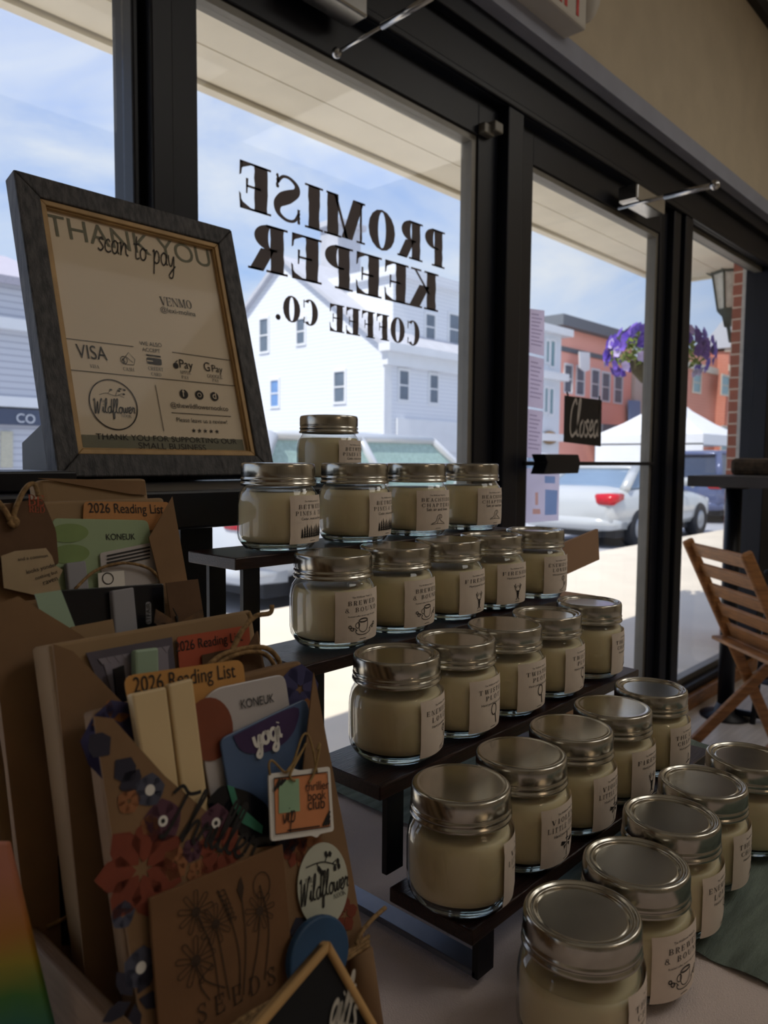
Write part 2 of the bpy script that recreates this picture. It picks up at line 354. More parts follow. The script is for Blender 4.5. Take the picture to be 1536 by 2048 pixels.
SCR = {'a': (.42, [[(.34,.38),(.2,.45),(.06,.3),(.08,.08),(.2,0),(.32,.14),(.35,.42),(.34,.1),(.42,.03)]]),
 'b': (.42, [[(0,.05),(.14,.6),(.18,.95),(.09,.9),(.08,.1),(.2,0),(.34,.12),(.3,.36),(.12,.3)]]),
 'c': (.34, [[(.3,.36),(.2,.44),(.06,.3),(.07,.08),(.2,0),(.34,.06)]]), 'd': (.44, [[(.34,.38),(.2,.45),(.06,.3),(.08,.08),(.2,0),(.33,.2),(.38,1),(.36,.15),(.44,.03)]]),
 'e': (.34, [[(0,.08),(.18,.2),(.28,.34),(.18,.45),(.07,.3),(.08,.08),(.2,0),(.34,.08)]]), 'f': (.3, [[(0,.05),(.18,.5),(.26,.9),(.18,1),(.12,.8),(.1,-.3),(.2,-.35),(.2,0),(.3,.05)]]),
 'g': (.42, [[(.34,.38),(.2,.45),(.06,.3),(.08,.08),(.2,.02),(.33,.2),(.35,.42),(.33,-.25),(.2,-.42),(.08,-.3),(.42,.05)]]),
 'h': (.44, [[(0,.05),(.14,.6),(.2,.95),(.12,.95),(.08,0)], [(.08,.1),(.2,.4),(.32,.4),(.33,.1),(.44,.03)]]), 'i': (.2, [[(0,.1),(.08,.42),(.08,.1),(.2,.03)], [(.09,.58),(.11,.62)]]),
 'l': (.26, [[(0,.05),(.16,.6),(.2,.95),(.12,1),(.07,.7),(.08,.1),(.26,.03)]]), 'n': (.46, [[(.02,.4),(.08,.42),(.08,0)], [(.08,.1),(.2,.4),(.32,.4),(.34,.1),(.46,.03)]]),
 'o': (.4, [[(.2,.44),(.06,.3),(.07,.08),(.2,0),(.33,.12),(.32,.34),(.2,.44),(.28,.38),(.42,.4)]]), 'p': (.42, [[(.02,.4),(.1,.42),(.06,-.4)], [(.08,.1),(.2,.44),(.34,.36),(.34,.1),(.2,0),(.08,.08)]]),
 'r': (.32, [[(0,.1),(.1,.44),(.12,.36),(.26,.38),(.24,.1),(.34,.03)]]), 's': (.32, [[(.28,.38),(.17,.45),(.08,.35),(.19,.24),(.27,.12),(.15,0),(.02,.07)]]),
 't': (.28, [[(.14,.8),(.09,.1),(.17,0),(.28,.06)], [(-.02,.5),(.28,.54)]]), 'w': (.5, [[(.02,.4),(.08,.05),(.2,.08),(.25,.38),(.28,.06),(.4,.08),(.44,.4),(.54,.36)]]),
 'y': (.42, [[(.04,.42),(.08,.1),(.2,.04),(.34,.4),(.3,-.25),(.18,-.42),(.08,-.3),(.42,.05)]]), 'v': (.36, [[(0,.4),(.16,.02),(.32,.42)]]),
 'C': (.5, [[(.42,.85),(.3,1),(.08,.7),(.08,.2),(.25,0),(.48,.1)]]), 'W': (.78, [[(0,.85),(.1,.95),(.14,.1),(.2,.02),(.36,.8),(.38,.05),(.46,.05),(.66,.95),(.74,.9)]]),
 'T': (.62, [[(0,.8),(.15,.98),(.4,.88),(.66,.98)], [(.36,.92),(.25,.1),(.1,0)]]), ' ': (.3, [])}
def script(text, w=.07, slant=.18):
    o = ([], []); x = 0
    for ch in text:
        a, st = SCR[ch]
        for s_ in st: ribbon(o, [(px+x+py*slant, py) for px, py in s_], w)
        x += a
    return o
def fit(F2, A, Bp, hs=1.0):
    """scale lettering so its width spans A->B (2D); hs = extra height factor"""
    x0 = min(v[0] for v in F2[0]); x1 = max(v[0] for v in F2[0]); A = Vector(A); Bp = Vector(Bp)
    d = (Bp-A)/(x1-x0); n = Vector((-d.y, d.x))*hs
    return ([tuple(A+d*(x-x0)+n*y) for x, y in F2[0]], F2[1])
def wr(mb, pl, F2, a, b, n, hs=1.0):
    """lettering on plane pl from pixel a to pixel b (baseline)"""
    return mb.flat(fit(F2, pl.uv(*a, n), pl.uv(*b, n), hs), pl.fn(n))
def line2(pts, w, sm=False):
    o = ([], []); ribbon(o, pts, w, sm); return o
def disc2(cx, cy, rx, ry=None, n=28, inner=0):
    ry = ry or rx; o = ([], [])
    ring = [(cx+rx*math.cos(2*PI*i/n), cy+ry*math.sin(2*PI*i/n)) for i in range(n)]
    if inner:
        rin = [(cx+(rx-inner)*math.cos(2*PI*i/n), cy+(ry-inner)*math.sin(2*PI*i/n)) for i in range(n)]
        return (ring+rin, [[i, (i+1) % n, n+(i+1) % n, n+i] for i in range(n)])
    return (ring, [list(range(n))])
# ================================================================== the room shell
FL = -1.12
struct('floor', B(-4, -5, FL-.1, 4.6, 1.42, FL), M['floor'])
struct('ceiling', B(-4, -5, 2.13, 4.6, 1.24, 2.3), M['ceil'])
struct('wall_front', B(-4, 1.24, 1.235, 4.6, 1.42, 2.27), M['wall'])
struct('trim_1', B(-4, 1.205, 2.07, 4.6, 1.24, 2.13), M['black'])  # black strip standing in for the dark shadow band under the ceiling
struct('wall_back', B(-4, -5.1, FL, 4.6, -5, 2.27), M['wall'])
struct('wall_left', B(-4.1, -5, FL, -4, 1.42, 2.27), M['wall'])
struct('wall_right', B(4.6, -5, FL, 4.7, 1.42, 2.27), M['wall'])
struct('trim_2', MB().box(-4, 1.241, 1.222, 4.6, 1.40, 1.235).box(-4, 1.230, 1.222, 4.6, 1.2405, 1.285), M['reveal'])     # grey underside of the recess over the doors
hd = MB().box(-4, 1.30, 1.03, 4.6, 1.41, 1.222).box(-4, 1.27, 1.16, 4.6, 1.30, 1.222).box(-4, 1.285, 1.03, 4.6, 1.30, 1.05)
struct('trim_3', hd, M['frame'], bevel=.004)                                # door head
def mull(n, *boxes, m='frame'):
    mb = MB()
    for b in boxes: mb.box(*b)
    return struct('trim_%d' % n, mb, M[m], bevel=.004)
mull(4, (.728, 1.315, FL, .742, 1.39, 1.03), (.752, 1.29, FL, .798, 1.40, 1.03))
mull(5, (.7425, 1.335, FL, .7515, 1.37, 1.03), m='framelt')
mull(6, (1.905, 1.29, FL, 1.985, 1.41, 1.03))
mull(7, (3.13, 1.30, FL, 3.20, 1.41, 1.03), (3.225, 1.29, FL, 3.305, 1.41, 1.03))
mull(8, (3.201, 1.33, FL, 3.224, 1.37, 1.03), m='framelt')
mull(9, (4.36, 1.28, FL, 4.6, 1.41, 1.03))
mull(10, (3.306, 1.29, FL, 4.36, 1.41, -1.03), (-4, 1.29, FL, .728, 1.41, -1.0))
struct('baseboard_right', B(3.306, 1.26, FL, 4.36, 1.288, -1.06), M['wood'])
# left display window and the sidelight
def window(n, x0, x1, z0, z1):
    w = empty('window_%d' % n, ((x0+x1)/2, 1.35, z0), kind='structure')
    obj('glass_pane', B(x0, 1.347, z0, x1, 1.353, z1), M['pane'], w)
    fr = MB().box(x0, 1.33, z1-.02, x1, 1.37, z1).box(x0, 1.33, z0, x1, 1.37, z0+.03)
    obj('glazing_bead', fr, M['framelt'], w); return w
window(1, -3.2, .728, -1.0, 1.03)
window(2, 3.305, 4.36, -1.03, 1.03)
# the two glazed doors
def door(n, xa, g0, g1, xb, gtop):
    d = empty('door_%d' % n, ((xa+xb)/2, 1.35, FL+.01), kind='structure')
    f = M['frame']; z0, z1 = FL+.01, 1.025
    obj('door_stile', B(xa, 1.325, z0, g0, 1.375, z1), f, d, .003)
    obj('door_stile', MB().box(g1+.022, 1.325, z0, xb, 1.375, z1), f, d, .003)
    obj('door_rail', B(g0, 1.325, gtop+.018, g1+.022, 1.375, z1), f, d, .003)
    obj('door_rail', B(g0, 1.325, z0, g1+.022, 1.375, -.97), f, d, .003)
    bd = MB().box(g1, 1.332, -.95, g1+.022, 1.37, gtop).box(g0, 1.332, gtop, g1+.022, 1.37, gtop+.018).box(g0, 1.332, -.97, g1, 1.37, -.95)
    obj('glazing_bead', bd, M['framelt'], d)
    return d, obj('glass_pane', B(g0, 1.348, -.97, g1, 1.353, gtop), M['pane'], d)
d1, pane1 = door(1, .799, .873, 1.782, 1.90, .905)
d2, pane2 = door(2, 1.99, 2.095, 3.03, 3.125, .905)
# lettering on the first door, read from the street
GL = Plane((0, 1.346, 0), (1, 0, 0), (0, 0, 1))
mb = MB()
def mirror(F2): return ([(-x, y) for x, y in F2[0]], F2[1])
ink = papermat('window_vinyl', (92, 82, 78), .3)
for txt, a, b, ha in (('PROMISE', (478, 412), (889, 540), (892, 468)), ('KEEPER', (496, 528), (876, 630), (880, 556)), ('COFFEE', (659, 661), (839, 694), (840, 645)), ('CO.', (551, 638), (636, 655), (636, 604))):
    f2 = mirror(serif(txt, BOLD, .03)); A_, B_ = GL.uv(*a), GL.uv(*b); hh_ = GL.uv(*ha)[1]-B_[1]
    xs = [p[0] for p in f2[0]]; k = (B_[0]-A_[0])/(max(xs)-min(xs)); zz = (A_[1]+B_[1])/2
    mb.flat(fit(f2, (A_[0], zz), (B_[0], zz), hh_/k), GL.fn(0))
let = obj('window_lettering', mb, ink, pane1)
let['label'] = 'dark mirrored shop lettering on the door glass'
# pane-top alarm contact, door closer arms
t = obj('door_contact', MB().box(1.80, 1.30, .925, 1.85, 1.325, .955).box(1.83, 1.285, .935, 1.87, 1.325, .965), M['framelt'], None, .004)
tag(t, 'small pale alarm contact in the upper corner of the lettered door', 'sensor')
t = empty('door_closer', (1.215, 1.28, .912), 'steel closer arm sticking out above the lettered door', 'door closer')
obj('closer_arm', MB().tube([(1.215, 1.285, .912), (1.225, 1.16, .925)], .004).tube([(1.225, 1.16, .925), (1.236, 1.03, .94)], .008).ball((1.215, 1.29, .912), .012), M['steel'], t)
obj('closer_body', B(1.08, 1.235, .985, 1.26, 1.30, 1.03), M['steel'], t, .006)
t = empty('door_closer', (2.6, 1.28, .905), 'steel closer arm in front of the door with the Closed sign', 'door closer')
obj('closer_arm', MB().tube([(2.60, 1.285, .905), (2.56, 1.10, .893)], .007).tube([(2.56, 1.10, .893), (2.517, .92, .878)], .010).ball((2.517, .92, .878), .016), M['steel'], t)
obj('closer_body', B(2.62, 1.225, .93, 2.86, 1.30, .985), M['steel'], t, .006)
# push bar of the second door
t = empty('push_bar', (2.5, 1.3, -.01), 'black push bar with latch box across the door with the Closed sign', 'push bar')
obj('bar', B(2.07, 1.316, -.017, 3.05, 1.324, -.003), M['black'], t, .002)
a = [ony(x, y, 1.27) for x, y in ((1062, 908), (1130, 909), (1134, 925), (1130, 946), (1060, 948), (1068, 925))]
obj('latch_box', MB().slab(a, (0, -1, 0), -.05), M['black'], t, .003)
# exit sign with an emergency lamp head
t = empty('exit_sign', (1.95, 1.17, 1.272), 'white exit sign with red letters high on the beige wall', 'exit sign')
obj('housing', B(1.76, 1.16, 1.272, 2.108, 1.238, 1.49), mat('sign_plastic', (206, 200, 190), .5, 0, .03, 10), t, .008)
EP = Plane((1.79, 1.1585, 1.290), (1, 0, 0), (0, 0, 1)); f2 = sans('EXIT'); mb = MB()
mb.flat(fit(f2, (0.0, 0), (.305, 0), 1.35), EP.fn(0)); obj('lettering', mb, mat('exit_red', (210, 50, 44), .5), t)
mb = MB(); mb.xf = Matrix.Translation((2.155, 1.19, 1.40)); mb.ball((0, 0, 0), .05, 16, (.8, .9, 1.5)); obj('lamp_head', mb, mat('sign_plastic', (0, 0, 0)), t)
# things hung on the second door's glass
GP = Plane((0, 1.345, 0), (1, 0, 0), (0, 0, 1))
t = empty('closed_sign', GP.at(*GP.uv(1167, 893)), 'square black hanging sign with grey handwritten word Closed on the door', 'sign')
obj('board', GP.slab([(1131, 791), (1204, 800), (1202, 893), (1129, 884)], .006, .005), mat('sign_black', (26, 20, 22), .6), t, .001)
mb = MB(); wr(mb, GP, script('Closed', .08), (1139, 872), (1200, 874), .0075, 1.35); obj('lettering', mb, mat('chalk_grey', (214, 206, 200), .8), t)
obj('hanger', MB().tube(GP.pp([(1134, 784), (1136, 792)], .004), .003).tube(GP.pp([(1199, 792), (1199, 801)], .004), .003), M['black'], t)
for i, (q, lb) in enumerate((([(1057, 617), (1089, 621), (1088, 712), (1055, 704)], 'uppermost of the three grey notices taped in a column on the door glass'),
        ([(1055, 710), (1088, 718), (1086, 818), (1053, 812)], 'middle one of the three grey notices taped in a column on the door glass'),
        ([(1053, 817), (1086, 823), (1082, 918), (1049, 914)], 'lowest of the three grey notices, just above the push bar'))):
    t = empty('notice_sheet', GP.at(*GP.uv(*q[3])), lb, 'notice', 'notices taped in a column on the door')
    obj('paper', GP.slab(q, .002, .001), papermat('notice_paper', (236, 228, 240), .85), t)
    mb = MB(); a, b, c_, d_ = [Vector(p) for p in q]
    for k in range(9):
        f = .12+.085*k; l0 = a.lerp(d_, f); l1 = b.lerp(c_, f); mb.flat(line2([GP.uv(*l0.lerp(l1, .15)), GP.uv(*l0.lerp(l1, .6+.3*((k*37) % 10)/10))], .004), GP.fn(.003))
    obj('print_lines', mb, film('notice_ink', (200, 194, 204)), t)
t = empty('flyer', GP.at(*GP.uv(1080, 1042)), 'pale lilac flyer with blue panels taped below the push bar', 'flyer')
obj('paper', GP.slab([(1047, 935), (1119, 945), (1117, 1041), (1046, 1046)], .002, .001), papermat('flyer_paper', (240, 236, 248), .85), t)
obj('blue_panels', GP.slab([(1091, 979), (1115, 981), (1113, 1029), (1090, 1030)], .003, .001).slab(GP.pp([(1090, 952), (1110, 953), (1110, 967), (1090, 966)], .003), GP.N, .001), film('flyer_blue_ink', (208, 226, 240)), t)
obj('picture', GP.slab([(1066, 1018), (1080, 1018), (1081, 1028), (1066, 1028)], .003, .001).slab(GP.pp([(1071, 985), (1076, 985), (1076, 1010), (1071, 1010)], .003), GP.N, .001), film('flyer_peach_ink', (246, 222, 208)), t)
# ================================================================== outside
SW, ST = -1.25, -1.48
struct('sidewalk', B(-12, 1.42, SW-.2, 30, 4.9, SW), mat('sunny_concrete', (234, 222, 202), .9, 0, .06, 2))
struct('street', B(-40, 4.9, ST-.2, 120, 90, ST), mat('pale_asphalt', (186, 188, 194), .9, 0, .08, 1))
# canopy over the pavement
mb = MB()
for i in range(5): mb.box(-4, 1.43+.198*i, 1.362, 5.75, 1.43+.198*(i+1)-.006, 1.40)
mb.box(-4, 1.42, 1.372, 5.75, 2.42, 1.42)
t = empty('canopy', (1, 1.9, 1.36), 'cream boarded canopy soffit over the pavement outside', 'canopy')
cream = mat('soffit_paint', (250, 242, 222), .85, 0, .05, 4)
obj('soffit', mb, cream, t)
obj('fascia', B(-4, 2.425, 1.345, 5.75, 2.47, 1.75), cream, t); obj('fascia', B(5.75, 1.43, 1.345, 5.79, 2.47, 1.75), cream, t)
obj('canopy_roof', B(-4, 1.43, 1.75, 5.79, 2.47, 1.80), cream, t)
struct('wall_outer', B(-12, 1.42, 1.42, 4.7, 1.43, 3.4), M['wall'])
# brick pier, pale casing, wall lantern
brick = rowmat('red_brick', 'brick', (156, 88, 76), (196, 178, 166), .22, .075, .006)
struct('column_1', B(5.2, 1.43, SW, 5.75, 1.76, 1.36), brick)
p0, p1 = ony(1491, 700, 1.43), ony(1506, 700, 1.43)
struct('trim_11', B(p0.x, 1.42, SW, p1.x, 1.46, 1.36), mat('pale_casing', (214, 212, 208), .7))
lq = Vector((5.74, 1.97, 1.07))
t = empty('wall_lantern', lq, 'verdigris wall lantern with pale panes beside the brick pier', 'lantern')
gm = mat('verdigris_metal', (74, 92, 90), .6, .2, .2, 20)
LS = Matrix.Translation(lq) @ Matrix.Scale(.8, 4)
mb = MB(); mb.xf = LS
mb.lathe([(.015, .60), (.03, .52), (.10, .44), (.165, .36), (.17, .345), (.02, .345)], 6); mb.lathe([(.0, .06), (.03, -.12), (.05, -.03), (.095, .02), (.10, .035), (0, .035)], 6)
for j in range(6):
    a = 2*PI*j/6; mb.tube([(.09*math.cos(a), .09*math.sin(a), .03), (.145*math.cos(a), .145*math.sin(a), .35)], .008, 6)
    mb.tube([(.165*math.cos(a), .165*math.sin(a), .345), (.20*math.cos(a), .20*math.sin(a), .37), (.205*math.cos(a), .205*math.sin(a), .40)], .006, 6)
obj('lantern_frame', mb, gm, t)
mb = MB(); mb.xf = LS; mb.lathe([(.085, .035), (.138, .345)], 6); obj('lantern_glass', mb, mat('lantern_glass', (236, 236, 226), .3), t)
obj('bracket', MB().tube([lq+Vector((0, 0, -.06)), lq+Vector((-.02, -.03, -.20)), Vector((5.70, 1.755, .82))], .016, 8), gm, t)
# hanging basket of petunias
hb = ray(1316, 722)*5.75
t = empty('hanging_basket', hb-Vector((0, 0, .18)), 'hanging basket of purple petunias under the canopy edge', 'hanging basket')
mb = MB(); mb.xf = Matrix.Translation(hb); mb.lathe([(.02, -.18), (.12, -.16), (.19, -.08), (.21, 0), (.19, 0)], 20); obj('basket', mb, mat('moss_basket', (84, 78, 52), .95, 0, .3, 40), t)
mb = MB()
for i in range(3):
    a = 2*PI*i/3; mb.tube([hb+Vector((.2*math.cos(a), .2*math.sin(a), 0)), Vector((hb.x, hb.y, 1.3625))], .004, 5)
obj('chain', mb, M['black'], t)
mb = MB()
for i in range(420):
    a = random.uniform(0, 2*PI); e_ = random.uniform(-.55, 1.1); r = random.uniform(.6, 1)*.34
    p = hb+Vector((r*math.cos(a)*math.cos(e_)*1.05, r*math.sin(a)*math.cos(e_)*1.05, .06+r*math.sin(e_)*.62))
    d1_ = Vector((random.uniform(-1, 1), random.uniform(-1, 1), random.uniform(-1, 1))).normalized(); d2_ = d1_.orthogonal().normalized(); s_ = .035
    mb.add([p-d1_*s_, p+d2_*s_*.5, p+d1_*s_, p-d2_*s_*.5], [(0, 1, 2, 3)])
o = obj('foliage', mb, mat('petunia_leaves', (140, 160, 66), .8, 0, .3, 8, col2=(92, 116, 44)), t); o['kind'] = 'stuff'
pm = [mat('petunia_purple', (92, 60, 190), .6, 0, .15, 30), mat('petunia_violet', (128, 96, 214), .6, 0, .15, 30), mat('petunia_pale', (206, 190, 240), .6, 0, .1, 30)]
def bloom(R):
    mb = MB(); vs = [(0, 0, 0)]; n = 20
    for j in range(n):
        a = 2*PI*j/n; r = R*(.8+.2*abs(math.cos(2.5*a))); vs.append((r*math.cos(a), r*math.sin(a), R*.45))
    mb.add(vs, [(0, 1+j, 1+(j+1) % n) for j in range(n)], True); return mb
prot = [obj('bloom', bloom(.042), pm[k], t, origin=(0, 0, 0)) for k in (0, 1, 2)]
for i in range(96):
    a = random.uniform(0, 2*PI); e_ = random.uniform(-.75, 1.05); r = .36
    d = Vector((math.cos(a)*math.cos(e_)*1.1, math.sin(a)*math.cos(e_)*1.1, math.sin(e_)*.58)); p = hb+Vector((0, 0, .06))+d*r
    kk_ = i if i < 3 else (2 if i % 6 == 0 else i % 2); o = prot[kk_] if i < 3 else prot[kk_].copy()
    if i >= 3: C.objects.link(o)
    o.parent = t; o.location = p-wloc(t); o.rotation_euler = d.to_track_quat('Z', 'Y').to_euler()
# ---- houses
def bwin(par, pl, q, wmat, trim, rail=True):
    """window with casing on facade plane pl; q = two opposite pixel corners"""
    (u0, v1), (u1, v0) = pl.uv(*q[0]), pl.uv(*q[1]); u0, u1 = min(u0, u1), max(u0, u1); v0, v1 = min(v0, v1), max(v0, v1); k = .09
    mb = MB()
    for a in ((u0-k, v0-k, u1+k, v0), (u0-k, v1, u1+k, v1+k*1.3), (u0-k, v0, u0, v1), (u1, v0, u1+k, v1)):
        mb.slab([pl.at(x, y, .06) for x, y in ((a[0], a[1]), (a[2], a[1]), (a[2], a[3]), (a[0], a[3]))], pl.N, .06)
    if rail: mb.slab([pl.at(x, y, .04) for x, y in ((u0, (v0+v1)/2-.03), (u1, (v0+v1)/2-.03), (u1, (v0+v1)/2+.03), (u0, (v0+v1)/2+.03))], pl.N, .03)
    f = obj('window', mb, trim, par)
    obj('pane', MB().slab([pl.at(x, y, .012) for x, y in ((u0, v0), (u1, v0), (u1, v1), (u0, v1))], pl.N, .01), wmat, f)
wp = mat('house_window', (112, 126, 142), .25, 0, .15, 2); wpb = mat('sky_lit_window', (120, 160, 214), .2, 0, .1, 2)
wtrim = mat('white_trim', (232, 234, 236), .7, 0, .03, 2)
clap = rowmat('white_clapboard', 'clap', (228, 231, 236), (208, 212, 220), 60, .16, .014)
YF = 20.5
XC = 21.9
t = empty('white_house', (30, 26, ST), 'white clapboard gabled house across the street behind the shop lettering', 'house')
g = [(YF, ST), (32.7, ST), (32.7, 4.6), (26.6, 8.85), (YF, 4.6)]
mb = MB().slab([(XC, y, z) for y, z in g], (-1, 0, 0), 6.0); obj('wall', mb, clap, t)
rm = mat('pale_shingle_roof', (196, 198, 206), .9, 0, .06, 2)
mb = MB().slab([(XC-.25, 20.2, 4.45), (28.0, 20.2, 4.45), (28.0, 26.6, 8.95), (XC-.25, 26.6, 8.95)], (0, -.6, 1), .16)
mb.slab([(XC-.25, 33.0, 4.45), (28.0, 33.0, 4.45), (28.0, 26.6, 8.95), (XC-.25, 26.6, 8.95)], (0, .6, 1), .16); obj('roof', mb, rm, t)
mb = MB().box(XC-.3, 19.9, 4.2, 28.1, 20.5, 4.5).box(XC-.1, 20.2, 3.7, 28.0, 20.5, 4.2).box(XC-.04, 20.42, ST, XC+.4, 20.52, 3.7)
obj('cornice', mb, wtrim, t)
obj('dormer', MB().box(23.4, 21.4, 4.4, 27.8, 27, 7.55).box(23.2, 21.1, 7.55, 27.9, 27.2, 7.95), clap, t)
obj('chimney', MB().box(24.8, 26.2, 8.0, 26.3, 27.4, 10.9).box(24.6, 26.0, 10.9, 26.5, 27.6, 11.15), rm, t)
PX = Plane((XC, 0, 0), (0, -1, 0), (0, 0, 1)); PY = Plane((0, YF, 0), (1, 0, 0), (0, 0, 1)); PD = Plane((0, 21.4, 0), (1, 0, 0), (0, 0, 1))
for q in (((521, 640), (537, 702)), ((595, 640), (610, 686)), ((670, 745), (690, 803))): bwin(t, PX, q, wp, wtrim)
bwin(t, PX, ((543, 762), (558, 812)), wpb, wtrim)
for q in (((798, 741), (815, 800)), ((859, 750), (874, 806)), ((920, 757), (934, 812))): bwin(t, PY, q, wp, wtrim)
for q in (((851, 628), (868, 680)), ((898, 628), (916, 690))): bwin(t, PD, q, wp, wtrim)
u = PY.pp([(818, 866), (850, 868), (850, 878), (818, 877)], .1); obj('shop_board', MB().slab(u, PY.N, .08).slab(PY.pp([(832, 862), (838, 862), (838, 867), (832, 867)], .1), PY.N, .08), mat('slate_blue', (92, 108, 150), .7), t)
obj('storefront', MB().slab(PY.pp([(795, 836), (930, 846), (930, 905), (795, 905)], .12), PY.N, .12), wtrim, t)
# grey store at the far left
t = empty('grey_store', (6, 21, ST), 'grey clapboard store with a dark sign band at the far left', 'building')
gclap = rowmat('grey_clapboard', 'clap', (206, 208, 214), (176, 178, 188), 60, .17, .02)
xr = PY.at(*PY.uv(128, 800)).x
obj('wall', B(-6, YF, ST, xr, 30, 4.6), gclap, t); obj('roof', MB().slab([(-6.3, YF-.3, 4.55), (xr+.3, YF-.3, 4.55), (xr+.3, 25, 6.2), (-6.3, 25, 6.2)], (0, -.4, 1), .2), mat('store_roof', (196, 192, 204), .9), t)
z1 = PY.uv(30, 640)[1]; z2 = PY.uv(30, 662)[1]; obj('trim_band', B(-6, YF-.25, z2, xr+.1, YF, z1), wtrim, t)
z1 = PY.uv(30, 795)[1]; z2 = PY.uv(30, 815)[1]; obj('trim_band', B(-6, YF-.25, z2, xr+.1, YF, z1), wtrim, t)
z1 = PY.uv(30, 819)[1]; z2 = PY.uv(30, 850)[1]; sb = obj('sign_band', B(-6, YF-.2, z2, xr, YF, z1), mat('sign_slate', (84, 92, 112), .6), t)
PS = Plane((0, YF-.21, 0), (1, 0, 0), (0, 0, 1)); mb = MB(); wr(mb, PS, sans('CO'), (33, 844), (70, 847), .02, 1.0); obj('sign_letters', mb, wtrim, sb)
obj('shop_window', MB().slab(PY.pp([(2, 862), (26, 863), (26, 935), (2, 935)], .05), PY.N, .05), mat('cream_door', (214, 208, 184), .6), t)
# white narrow house, coral building
t = empty('narrow_white_house', (33, 20, ST), 'narrow white house with bay windows left of the coral building', 'house')
PB = Plane((0, 19.6, 0), (1, 0, 0), (0, 0, 1)); xa = PB.at(*PB.uv(1075, 800)).x; xb = PB.at(*PB.uv(1120, 800)).x
zt = PB.uv(1100, 668)[1]
obj('wall', B(xa-1.5, 19.6, ST, xb, 28, zt), mat('white_paint', (222, 228, 234), .8, 0, .03, 1), t)
mb = MB().box(xa-1.6, 19.2, zt, xb+.5, 28, zt+.35)
for yy in (752, 875): z_ = PB.uv(1100, yy)[1]; mb.box(xa-1.6, 19.3, z_-.18, xb+.35, 19.7, z_+.18)
obj('cornice', mb, wtrim, t)
gw = mat('teal_window', (120, 160, 168), .3)
for q in (((1101, 682), (1107, 733)), ((1092, 682), (1096, 725)), ((1099, 778), (1104, 828)), ((1089, 776), (1093, 824))): bwin(t, PB, q, gw, wtrim, False)
z_ = PB.uv(1097, 862)[1]; mb = MB(); mb.xf = Matrix.Translation((PB.uv(1097, 862)[0], 19.5, z_)) @ Matrix.Rotation(PI/2, 4, 'X'); mb.lathe([(0, .06), (.62, .06), (.66, 0), (.66, -.06)], 24); mb.xf = Matrix.Identity(4)
o = obj('oval_sign', mb, mat('oval_board', (150, 120, 84), .7), t); o.scale = (1, 1, .5)
t = empty('coral_building', (40, 24, ST), 'coral brick building with a grey cornice beyond the Closed sign', 'building')
PC = Plane((0, 20.5, 0), (1, 0, 0), (0, 0, 1)); xa = PC.at(*PC.uv(1112, 800)).x; xb = PC.at(*PC.uv(1262, 800)).x; zt = PC.uv(1190, 672)[1]
obj('wall', B(xa, 20.5, ST, xb, 32, zt), rowmat('coral_brick', 'plain', (255, 182, 162), (255, 196, 178), .5, .16, .01), t)
obj('roof_cornice', MB().box(xa-.3, 20.0, zt, xb+.3, 32, zt+.55), mat('grey_cornice', (112, 118, 126), .8), t)
z_ = PC.uv(1190, 712)[1]; obj('string_course', B(xa, 20.42, z_-.12, xb, 20.5, z_+.12), mat('grey_cornice', (0, 0, 0)), t)
for q in (((1129, 730), (1142, 785)), ((1153, 734), (1166, 790)), ((1183, 740), (1196, 796)), ((1204, 746), (1217, 802)), ((1229, 752), (1242, 806))): bwin(t, PC, q, wp, wtrim)
obj('banner', MB().slab(PC.pp([(1159, 703), (1180, 705), (1180, 740), (1170, 744), (1160, 736)], .7), PC.N, .06), wtrim, t)
obj('awning', MB().slab(PC.pp([(1206, 848), (1240, 850), (1246, 872), (1238, 888), (1205, 884)], .9), PC.N, .8), mat('grey_awning', (104, 110, 124), .8), t)
obj('doorway', MB().slab(PC.pp([(1206, 884), (1228, 886), (1228, 925), (1206, 925)], .1), PC.N, .1), mat('tan_door', (186, 150, 108), .7), t)
t = empty('cream_house', (47, 20, ST), 'cream house with a pale blue door right of the coral building', 'house')
xc = PC.at(*PC.uv(1300, 800)).x
obj('wall', B(xb+.1, 20.3, ST, xc, 30, PC.uv(1275, 745)[1]), mat('cream_paint', (226, 220, 206), .8), t)
obj('blue_front', MB().slab(PC.pp([(1259, 800), (1281, 802), (1281, 860), (1259, 858)], .3), PC.N, .1), mat('pale_blue', (128, 166, 214), .7), t)
# brick church on the right
t = empty('brick_church', (44, 18, ST), 'red brick building with tall windows behind the purple petunias', 'building')
PK = Plane((0, 15.5, 0), (1, 0, 0), (0, 0, 1)); xa = PK.at(*PK.uv(1330, 800)).x; xm = PK.at(*PK.uv(1432, 800)).x; zt = PK.uv(1400, 706)[1]
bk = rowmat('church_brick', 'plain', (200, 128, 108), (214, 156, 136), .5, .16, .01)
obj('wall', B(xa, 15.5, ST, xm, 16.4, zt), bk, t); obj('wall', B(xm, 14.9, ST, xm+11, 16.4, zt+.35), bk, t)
st_ = mat('pale_stone', (206, 196, 180), .8)
obj('stone_band', MB().box(xa, 15.4, zt-.95, xm, 15.5, zt-.6).box(xm, 14.8, zt-.75, xm+11, 14.9, zt-.4).box(xm-.1, 14.7, zt+.3, xm+11.2, 15.1, zt+.55), st_, t)
mb = MB().add([(xm-.2, 14.7, zt+.5), (xm+11, 14.7, zt+.5), (xm+11, 16.5, zt+.5), (xm-.2, 16.5, zt+.5), (xm+3.4, 15.7, zt+3.6), (xm+8, 15.7, zt+3.6)], [(0, 1, 5, 4), (1, 2, 5), (2, 3, 4, 5), (3, 0, 4), (0, 3, 2, 1)]); obj('roof', mb, mat('grey_slate', (176, 178, 184), .8), t)
for q in (((1386, 745), (1399, 785)),): bwin(t, PK, q, gw, st_)
PK2 = Plane((0, 14.9, 0), (1, 0, 0), (0, 0, 1))
